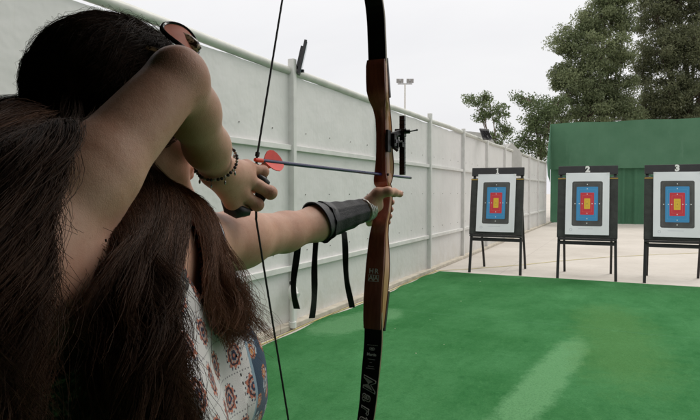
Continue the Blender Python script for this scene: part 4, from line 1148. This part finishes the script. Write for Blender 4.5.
# metal watch-like cuff at the bow wrist
SILV = mat('silver_links', (.62, .61, .58), .28, .2, 60, metal=.35, bump=.0008, bscale=240)
wc = W(365.5, 209.6, 1.290); cu_ = empty('metal_bracelet', (0, 0, 0), label='wide pale silver cuff bracelet round the bow wrist'); cu_.parent = person; cu_.location = wc - Vector(person.location)
wax = (W(378, 204, 1.33) - Lwr).normalized(); wu = (UZ - wax * UZ.dot(wax)).normalized(); ww_ = wax.cross(wu)
for k in range(4):
    P_ = []
    for j in range(41):
        a = 2 * PI * j / 40; P_.append(wc + wax * (-.0085 + .0058 * k + .0008 * math.sin(a * 14 + k * 3)) + wu * math.cos(a) * .0245 + ww_ * math.sin(a) * .0245)
    mb = MB(); mb.tube(P_, .0029, 8, cap=False); wlink('link_band', mb.mesh(smooth=True), SILV, cu_)
# ================================================================== THE BOW
bow = empty('recurve_bow', (BX, GY, 0), label='wooden recurve bow with black limbs held at full stretch by the archer', cat='bow')
def wood(name, c1, c2, rough=.28):
    m, N, b = newmat(name); v = geo(N)
    f = N.noise(N.mapping(v, (9, 9, .8)), 14, 6, .65, .6)
    N.l.new(N.mix(N.ramp(f, .35, .65), c4(c1), c4(c2)), b.inputs['Base Color']); b.inputs['Roughness'].default_value = rough
    b.inputs['Coat Weight'].default_value = .35; b.inputs['Coat Roughness'].default_value = .15; return m
DARKW = wood('dark_red_wood', (.24, .055, .032), (.38, .100, .058)); TANW = wood('tan_wood', (.38, .17, .06), (.52, .26, .11))
REDW = wood('red_wood', (.13, .035, .018), (.20, .06, .03))
LIMB = mat('black_limb_laminate', (.008, .008, .009), .28, .2, 20); LIMBSIDE = mat('limb_edge', (.30, .24, .15), .4, .1)
# riser profile rows: px y, left silhouette px, right silhouette px, half-width (m)
rows = [(60, 367, 386, .0205), (66, 366, 387.5, .0215), (80, 366, 388.5, .022), (92, 366.5, 389, .022), (101, 369, 389.5, .0195), (110, 373, 390.5, .0140), (120, 375.3, 391.5, .0115), (135, 376, 392.5, .0105),
        (150, 376, 393, .0105), (162, 375.5, 394, .0115), (172, 374.5, 394, .0130), (180, 373.5, 392.5, .0160), (184, 374, 391, .0155), (190, 378, 389, .0140), (200, 378, 388, .0140), (212, 376, 388, .0145), (222, 372.5, 388, .0160),
        (235, 369.5, 388.5, .0180), (250, 367.5, 389.5, .0200), (265, 365.8, 390, .0210), (280, 364.6, 389.5, .0210), (300, 363.4, 387.5, .0210), (318, 363.2, 385.5, .0205), (328, 363.6, 384.2, .0200)]
secs = []
for (py, xl, xr, hw) in rows:
    yb = bowp(xl, py, BX - hw).y; yf = bowp(xr, py, BX + hw).y
    z = bowp((xl + xr) / 2, py).z
    secs.append((z, yb, max(yf, yb + .022), hw, 0.0))
# the sight window: shift the narrow part toward +X so that the arrow passes on the left
def riser_part(f0, f1, name, m, grow=0.0, z0=-9, z1=9, rnd=.30, **kw):
    vs = []; fs = []; n = 0
    for (z, yb, yf, hw, _) in secs:
        if z < z0 or z > z1: continue
        y0 = yb + (yf - yb) * f0 if f0 < 1 else yb; y1 = yb + (yf - yb) * f1
        h = hw + grow; cx = BX + (.0205 - hw) * .35 if False else BX
        d = min(.004, (y1 - y0) * .3); e = h * rnd
        a = [(-h, y0 + d), (-h + e, y0), (h - e, y0), (h, y0 + d), (h, y1 - d), (h - e, y1), (-h + e, y1), (-h, y1 - d)]
        vs += [(cx + x, y, z) for x, y in a]; n += 1
    for i in range(n - 1):
        for j in range(8): p, q = i * 8 + j, i * 8 + (j + 1) % 8; fs.append((p, q, q + 8, p + 8))
    fs += [tuple(range(7, -1, -1)), tuple((n - 1) * 8 + j for j in range(8))]
    mb = MB(); mb.add(vs, fs); return wlink(name, mb.mesh(smooth=True, angle=50), m, bow, **kw)
# resample sections smoothly
sa = np.array(secs); zz = np.linspace(sa[0, 0], sa[-1, 0], 90)
o_ = np.argsort(sa[:, 0]); secs = [(z,) + tuple(float(np.interp(z, sa[o_, 0], sa[o_, c])) for c in (1, 2, 3, 4)) for z in zz]
riser = riser_part(.20, .97, 'riser', TANW)
riser_part(0.0, .10, 'belly_lamination', DARKW, grow=.0004)
riser_part(.099, .202, 'red_lamination', REDW, grow=.0002)
riser_part(.968, 1.0, 'back_lamination', REDW, grow=.0003)
ztop, zbot = secs[0][0], secs[-1][0]
if ztop < zbot: ztop, zbot = zbot, ztop
# limbs: centre line in the plane X=BX, from riser ends toward the tips
def limb(name, cps, w0, w1, t0, t1):
    n = 40; C = resample(np.array([[A3(c) for c in cps]]), n)[0]
    T = unit(np.gradient(C, axis=0)); vs = []; vs2 = []
    for i in range(n):
        t = i / (n - 1); w = w0 + (w1 - w0) * max(0, (t - .25) / .75) ** 1.2; th = t0 + (t1 - t0) * t
        nn = np.array([0, T[i][2], -T[i][1]]); nn /= np.linalg.norm(nn)
        if nn[1] > 0: nn = -nn      # toward the archer
        for (a, b_) in ((-1, 1), (1, 1), (1, -1), (-1, -1)): vs.append(C[i] + np.array([w / 2 * a, 0, 0]) + nn * th / 2 * b_)
        for (a, b_) in ((-1, .55), (1, .55), (1, -.55), (-1, -.55)): vs2.append(C[i] + np.array([(w / 2 + .0004) * a, 0, 0]) + nn * th / 2 * b_)
    fs = []
    for i in range(n - 1):
        for j in range(4): a = i * 4 + j; b_ = i * 4 + (j + 1) % 4; fs.append((a, b_, b_ + 4, a + 4))
    fs += [(3, 2, 1, 0), tuple((n - 1) * 4 + j for j in range(4))]
    mb = MB(); mb.add(vs, fs); o = wlink(name, mb.mesh(bevel=0), LIMB, bow)
    mb = MB(); mb.add(vs2, fs); wlink('edge_lamination', mb.mesh(), LIMBSIDE, o)
    return C, T
NOCK = W(256.5, 160, .87); TIPU = Vector((BX, .935, 2.205)); TIPL = Vector((BX, .925, .685))
cU = [bowp(378, 74), bowp(377, 40), bowp(374.5, 5), Vector((BX, 1.130, 1.955)), Vector((BX, 1.035, 2.08)), Vector((BX, .955, 2.165)), Vector((BX, .935, 2.215)), Vector((BX, .945, 2.245))]
cL = [bowp(373.5, 312), bowp(373.5, 340), bowp(370.5, 375), bowp(366, 418), Vector((BX, 1.065, .80)), Vector((BX, .965, .715)), Vector((BX, .925, .68)), Vector((BX, .935, .645))]
CUr, TUr = limb('upper_limb', cU, .0415, .018, .0095, .004)
CLr, TLr = limb('lower_limb', cL, .0415, .018, .0095, .004)
# limb pads / bolts shown black on the right side of both riser ends
for (pa, pb) in (((385.5, 58), (388.5, 98)), ((387.5, 291), (383.0, 331))):
    a_ = bowp(*pa, BX + .015); b_ = bowp(*pb, BX + .015)
    mb = MB(); mb.bar(Vector((BX, a_.y, a_.z)), Vector((BX, b_.y, b_.z)), .0405, .010, Vector((0, 1, 0)))
    wlink('limb_pad', mb.mesh(bevel=.002), LIMB, bow)
# strings
STR = mat('black_bowstring', (.012, .012, .012), .6, .3, 60)
mb = MB(); lowerk = W(259, 215, .868); Nk = Vector(NOCK)
def strand(a, b, k=40, tw=.00012):
    out = []
    for i in range(k + 1):
        t = i / k; p = Vector(a).lerp(Vector(b), t); out.append(p + Vector((tw * math.sin(i * 2.4), tw * math.cos(i * 2.4), 0)))
    return out
mb.tube(strand(TIPU, Nk, 120), .00165, 7); mb.tube(strand(Nk, Vector((BX, Nk.y + .004, Nk.z - .09)), 20), .0019, 7); mb.tube(strand(Vector((BX, Nk.y + .004, Nk.z - .09)), TIPL, 120), .00165, 7)
mb.tube([TIPU, Vector((BX, .944, 2.235))], .002, 6); mb.tube([TIPL, Vector((BX, .934, .655))], .002, 6)
wlink('bowstring', mb.mesh(smooth=True), STR, bow)
dU = (TIPU - Nk).normalized(); mb = MB(); mb.tube([Nk + dU * .006, Nk + dU * .012], .0034, 8); mb.tube([Nk - UZ * .006, Nk - UZ * .011], .0034, 8)
wlink('nocking_point', mb.mesh(smooth=True), STR, bow)
# sight
sight = mb = MB()
SG = DARKP
def atp(px, py, z): return W(px, py, z)
zs_ = 1.335
mb = MB(); mb.bar(atp(402.5, 116, 1.37), atp(402.5, 175, 1.37), .0125, .010, Vector((0, 1, 0)))
for i in range(12): mb.box(atp(402.5, 120 + i * 4.7, 1.365), (.0135, .011, .0012))
so = wlink('sight_bar', mb.mesh(bevel=.001), SG, bow)
mb = MB(); mb.box(atp(388.5, 141, 1.318), (.006, .020, .050)); mb.box(atp(393.5, 140, 1.335), (.012, .016, .030))
mb.bar(atp(389, 136, 1.33), atp(404, 131, 1.365), .009, .012); mb.bar(atp(389, 146, 1.33), atp(401, 142, 1.365), .008, .010)
mb.box(atp(400.5, 133, 1.362), (.024, .016, .018)); mb.box(atp(399.5, 145, 1.362), (.020, .014, .011))
mb.tube([atp(397, 137, 1.345), atp(397, 149, 1.345)], .0045, 10)
mb.tube([atp(393, 147, 1.335), atp(398, 151, 1.335)], .0035, 8)
wlink('sight_mount', mb.mesh(bevel=.0012), SG, bow)
mb = MB(); mb.tube([atp(402, 132, 1.355), atp(410, 131.5, 1.355)], .0050, 10); mb.tube([atp(410, 131.5, 1.355), atp(417, 130, 1.36)], .0016, 8); mb.tube([atp(404, 131, 1.352), atp(406, 131, 1.352)], .0068, 12); mb.ball(atp(417, 130, 1.36), .0024, 8)
wlink('sight_pin', mb.mesh(smooth=True), SG, bow)
mb = MB(); mb.tube([atp(396.3, 139.5, 1.328), atp(396.3, 143, 1.328)], .0022, 8); mb.tube([atp(399, 141.5, 1.33), atp(402.5, 141.5, 1.33)], .0013, 6)
wlink('sight_screw', mb.mesh(smooth=True), BEADS[2], bow)
# riser screw hole and shelf rest
mb = MB(); hp = bowp(388.2, 174.5, BX + .0158); mb.tube([hp - Vector((.003, 0, 0)), hp + Vector((.0012, 0, 0))], .0028, 10); wlink('bushing', mb.mesh(smooth=True), DARKP, bow)
# lettering: riser emblem of small boxed letters, on the belly face
INK = mat('silver_lettering', (.86, .84, .83), .5, .1)
INKO = mat('white_lettering', (.80, .80, .82), .5, .1)
def belly_at(z):
    i = min(range(len(secs)), key=lambda k: abs(secs[k][0] - z)); s_ = secs[i]; s0 = secs[max(i - 3, 0)]; s1 = secs[min(i + 3, len(secs) - 1)]
    sl = (s1[1] - s0[1]) / (s1[0] - s0[0]); return s_[1], math.atan(sl)
def on_belly(me, z, dx=0.0, extra=.0007, rot=0, m=INK, name='lettering', y=None, sl=None, parent=bow):
    yy, th = (belly_at(z) if y is None else (y, sl))
    o = link(name, me, m, parent)
    o.matrix_local = Matrix.Translation(Vector((BX + dx, yy - extra, z)) - Vector((parent.location if parent is bow else (0, 0, 0)))) @ Matrix.Rotation(PI / 2 - th, 4, 'X') @ Matrix.Rotation(rot, 4, 'Z')
    return o
ze = bowp(371, 276).z
def boxed(w, h, t=.0008):
    mb = MB()
    for s in (-1, 1): mb.box((s * w / 2, 0, 0), (t, h, .0006)); mb.box((0, s * h / 2, 0), (w + t, t, .0006))
    return mb.mesh()
for (ch, dx, dz, bx) in (('H', -.0063, .0085, False), ('R', .0063, .0085, False), ('A', -.0063, -.0065, True), ('A', .0063, -.0065, True)):
    on_belly(text_mesh(ch, .0155, .0003, .0003), ze + dz, dx)
    if bx: on_belly(boxed(.0118, .0138), ze + dz, dx)
# limb lettering: big outlined script-like word reading down the limb, small print block above it
def limb_at(pyy):
    zt = bowp(370, pyy).z; i = int(np.argmin(np.abs(CLr[:, 2] - zt))); T = TLr[i]
    return zt, float(np.interp(-zt, -CLr[:, 2], CLr[:, 1])), math.atan(T[1] / T[2])
def on_limb(me, pyy, dx=0, rot=0, m=INK, extra=.0058, name='limb_lettering'):
    zt, yy, th = limb_at(pyy); return on_belly(me, zt, dx, extra, rot, m, name, y=yy, sl=th)
for i, ch in enumerate('Martin'):
    py_ = [381, 395, 405.5, 414, 421, 428][i]
    on_limb(text_mesh(ch, .041 if i == 0 else .038, .0003, .0011, .35), py_, .0, -PI / 2, INK, .0056)
    on_limb(text_mesh(ch, .041 if i == 0 else .038, .0003, -.0006, .35), py_, .0, -PI / 2, LIMB, .0062)
on_limb(text_mesh('Martin', .0085, .0002, .0003), 355.5, 0, 0, INKO, .0055)
mb = MB()
for i in range(20):
    a = 2 * PI * i / 20; mb.box((.0065 * math.cos(a), .0032 * math.sin(a), 0), (.0022, .0008, .0004), Matrix.Rotation(a + PI / 2, 3, 'Z'))
mb.box((0, 0, 0), (.007, .0025, .0004)); on_limb(mb.mesh(), 350, 0, 0, INKO, .0055)
for py_, w_ in ((346.5, .024), (360, .016), (363, .006), (366.5, .013), (368.5, .020)):
    mb = MB(); x = -w_ / 2
    while x < w_ / 2: l_ = random.uniform(.0012, .003); mb.box((x + l_ / 2, 0, 0), (l_, .0010, .0003)); x += l_ + .0008
    on_limb(mb.mesh(), py_, 0, 0, INKO, .0055)
# ================================================================== ARROW
AX = W(412, 178, 1.505); AX = Vector((NOCK.x - .002, AX.y, AX.z)); adir = (AX - NOCK).normalized()
ar = empty('arrow', tuple(NOCK), label='dark blue arrow with orange fletching nocked on the bowstring', cat='arrow')
mb = MB(); mb.tube([NOCK + adir * .012, AX - adir * .018], .0032, 10); wlink('shaft', mb.mesh(smooth=True), mat('navy_shaft', (.018, .020, .10), .25, .1, 30), ar)
mb = MB(); mb.tube([AX - adir * .018, AX - adir * .006, AX], [.0033, .003, .0008], 10); wlink('point', mb.mesh(smooth=True), BLACKM, ar)
ORG = mat('orange_nock', (.88, .06, .02), .35, .1)
mb = MB(); mb.tube([NOCK - adir * .004, NOCK + adir * .003, NOCK + adir * .022], [.0028, .0036, .0030], 10); wlink('nock', mb.mesh(smooth=True), ORG, ar)
FLE = mat('orange_vane', (.85, .045, .020), .4, .15, 30)
side = adir.cross(UZ).normalized(); upv = side.cross(adir)
outl = [(0, 0), (.004, .006), (.010, .0125), (.018, .0155), (.028, .0155), (.038, .0120), (.047, .0065), (.054, 0)]
for k, an in enumerate((95, 215, -52)):
    d = (upv * math.sin(math.radians(an)) + side * math.cos(math.radians(an)))
    th = adir.cross(d) * .0006; o0 = NOCK + adir * .020 + d * .0028
    a = [o0 + adir * x + d * y for x, y in outl]; n = len(a); mb = MB()
    mb.add([p + th for p in a] + [p - th for p in a], [tuple(range(n)), tuple(range(2 * n - 1, n - 1, -1))] + [(i, (i + 1) % n, (i + 1) % n + n, i + n) for i in range(n)])
    wlink('vane', mb.mesh(), FLE, ar)
# ================================================================== LIGHT
w = bpy.data.worlds.new('World'); sc.world = w; w.use_nodes = True; N = NT(w.node_tree)
bg = [n for n in N.n if n.type == 'BACKGROUND'][0]
SUN_EL, SUN_AZ = math.radians(55), math.radians(28)     # azimuth measured from +Y toward +X
sky = N.node('ShaderNodeTexSky', sky_type='NISHITA'); sky.sun_disc = False; sky.sun_elevation = SUN_EL; sky.sun_rotation = SUN_AZ
sky.dust_density = 6; sky.air_density = 1.5
tc = N.node('ShaderNodeTexCoord').outputs['Generated']
sx = N.node('ShaderNodeSeparateXYZ'); N.l.new(tc, sx.inputs[0])
cl = N.noise(N.mapping(tc, (1, 1, 2.5)), 1.6, 6, .55, .4)
up_ = N.ramp(sx.outputs[2], .25, .9)
lum = N.m('ADD', N.m('ADD', .895, N.m('MULTIPLY', N.ramp(cl, .3, .7), .07)), N.m('MULTIPLY', up_, .60))
cloud = N.mix(N.ramp(cl, .3, .7), c4((.965, .965, 1.0)), c4((.985, .985, 1.0)))
cloud = N.mix(up_, cloud, c4((1.0, .955, .90)))
vm = N.node('ShaderNodeVectorMath', operation='SCALE'); N.l.new(cloud, vm.inputs[0]); N.l.new(lum, vm.inputs['Scale'])
ss = N.node('ShaderNodeVectorMath', operation='SCALE'); N.l.new(sky.outputs[0], ss.inputs[0]); ss.inputs['Scale'].default_value = .08
mx = N.mix(.94, ss.outputs[0], vm.outputs[0])
N.l.new(mx, bg.inputs[0]); bg.inputs[1].default_value = 1.0
sd = bpy.data.lights.new('sun', 'SUN'); so = bpy.data.objects.new('sun', sd); COL.objects.link(so)
sd.energy = 1.35; sd.angle = math.radians(25); sd.color = (1, .97, .92)
dv = Vector((math.sin(SUN_AZ) * math.cos(SUN_EL), math.cos(SUN_AZ) * math.cos(SUN_EL), math.sin(SUN_EL)))
so.rotation_euler = dv.to_track_quat('Z', 'Y').to_euler(); so.location = (0, 0, 20)
sc.view_settings.view_transform = 'Standard'; sc.view_settings.look = 'None'; sc.view_settings.exposure = 0; sc.view_settings.gamma = 1
sc.render.engine = 'CYCLES'; sc.cycles.use_denoising = True; sc.cycles.adaptive_threshold = .02; sc.cycles.max_bounces = 6; sc.cycles.diffuse_bounces = 3
sc.cycles.transparent_max_bounces = 4
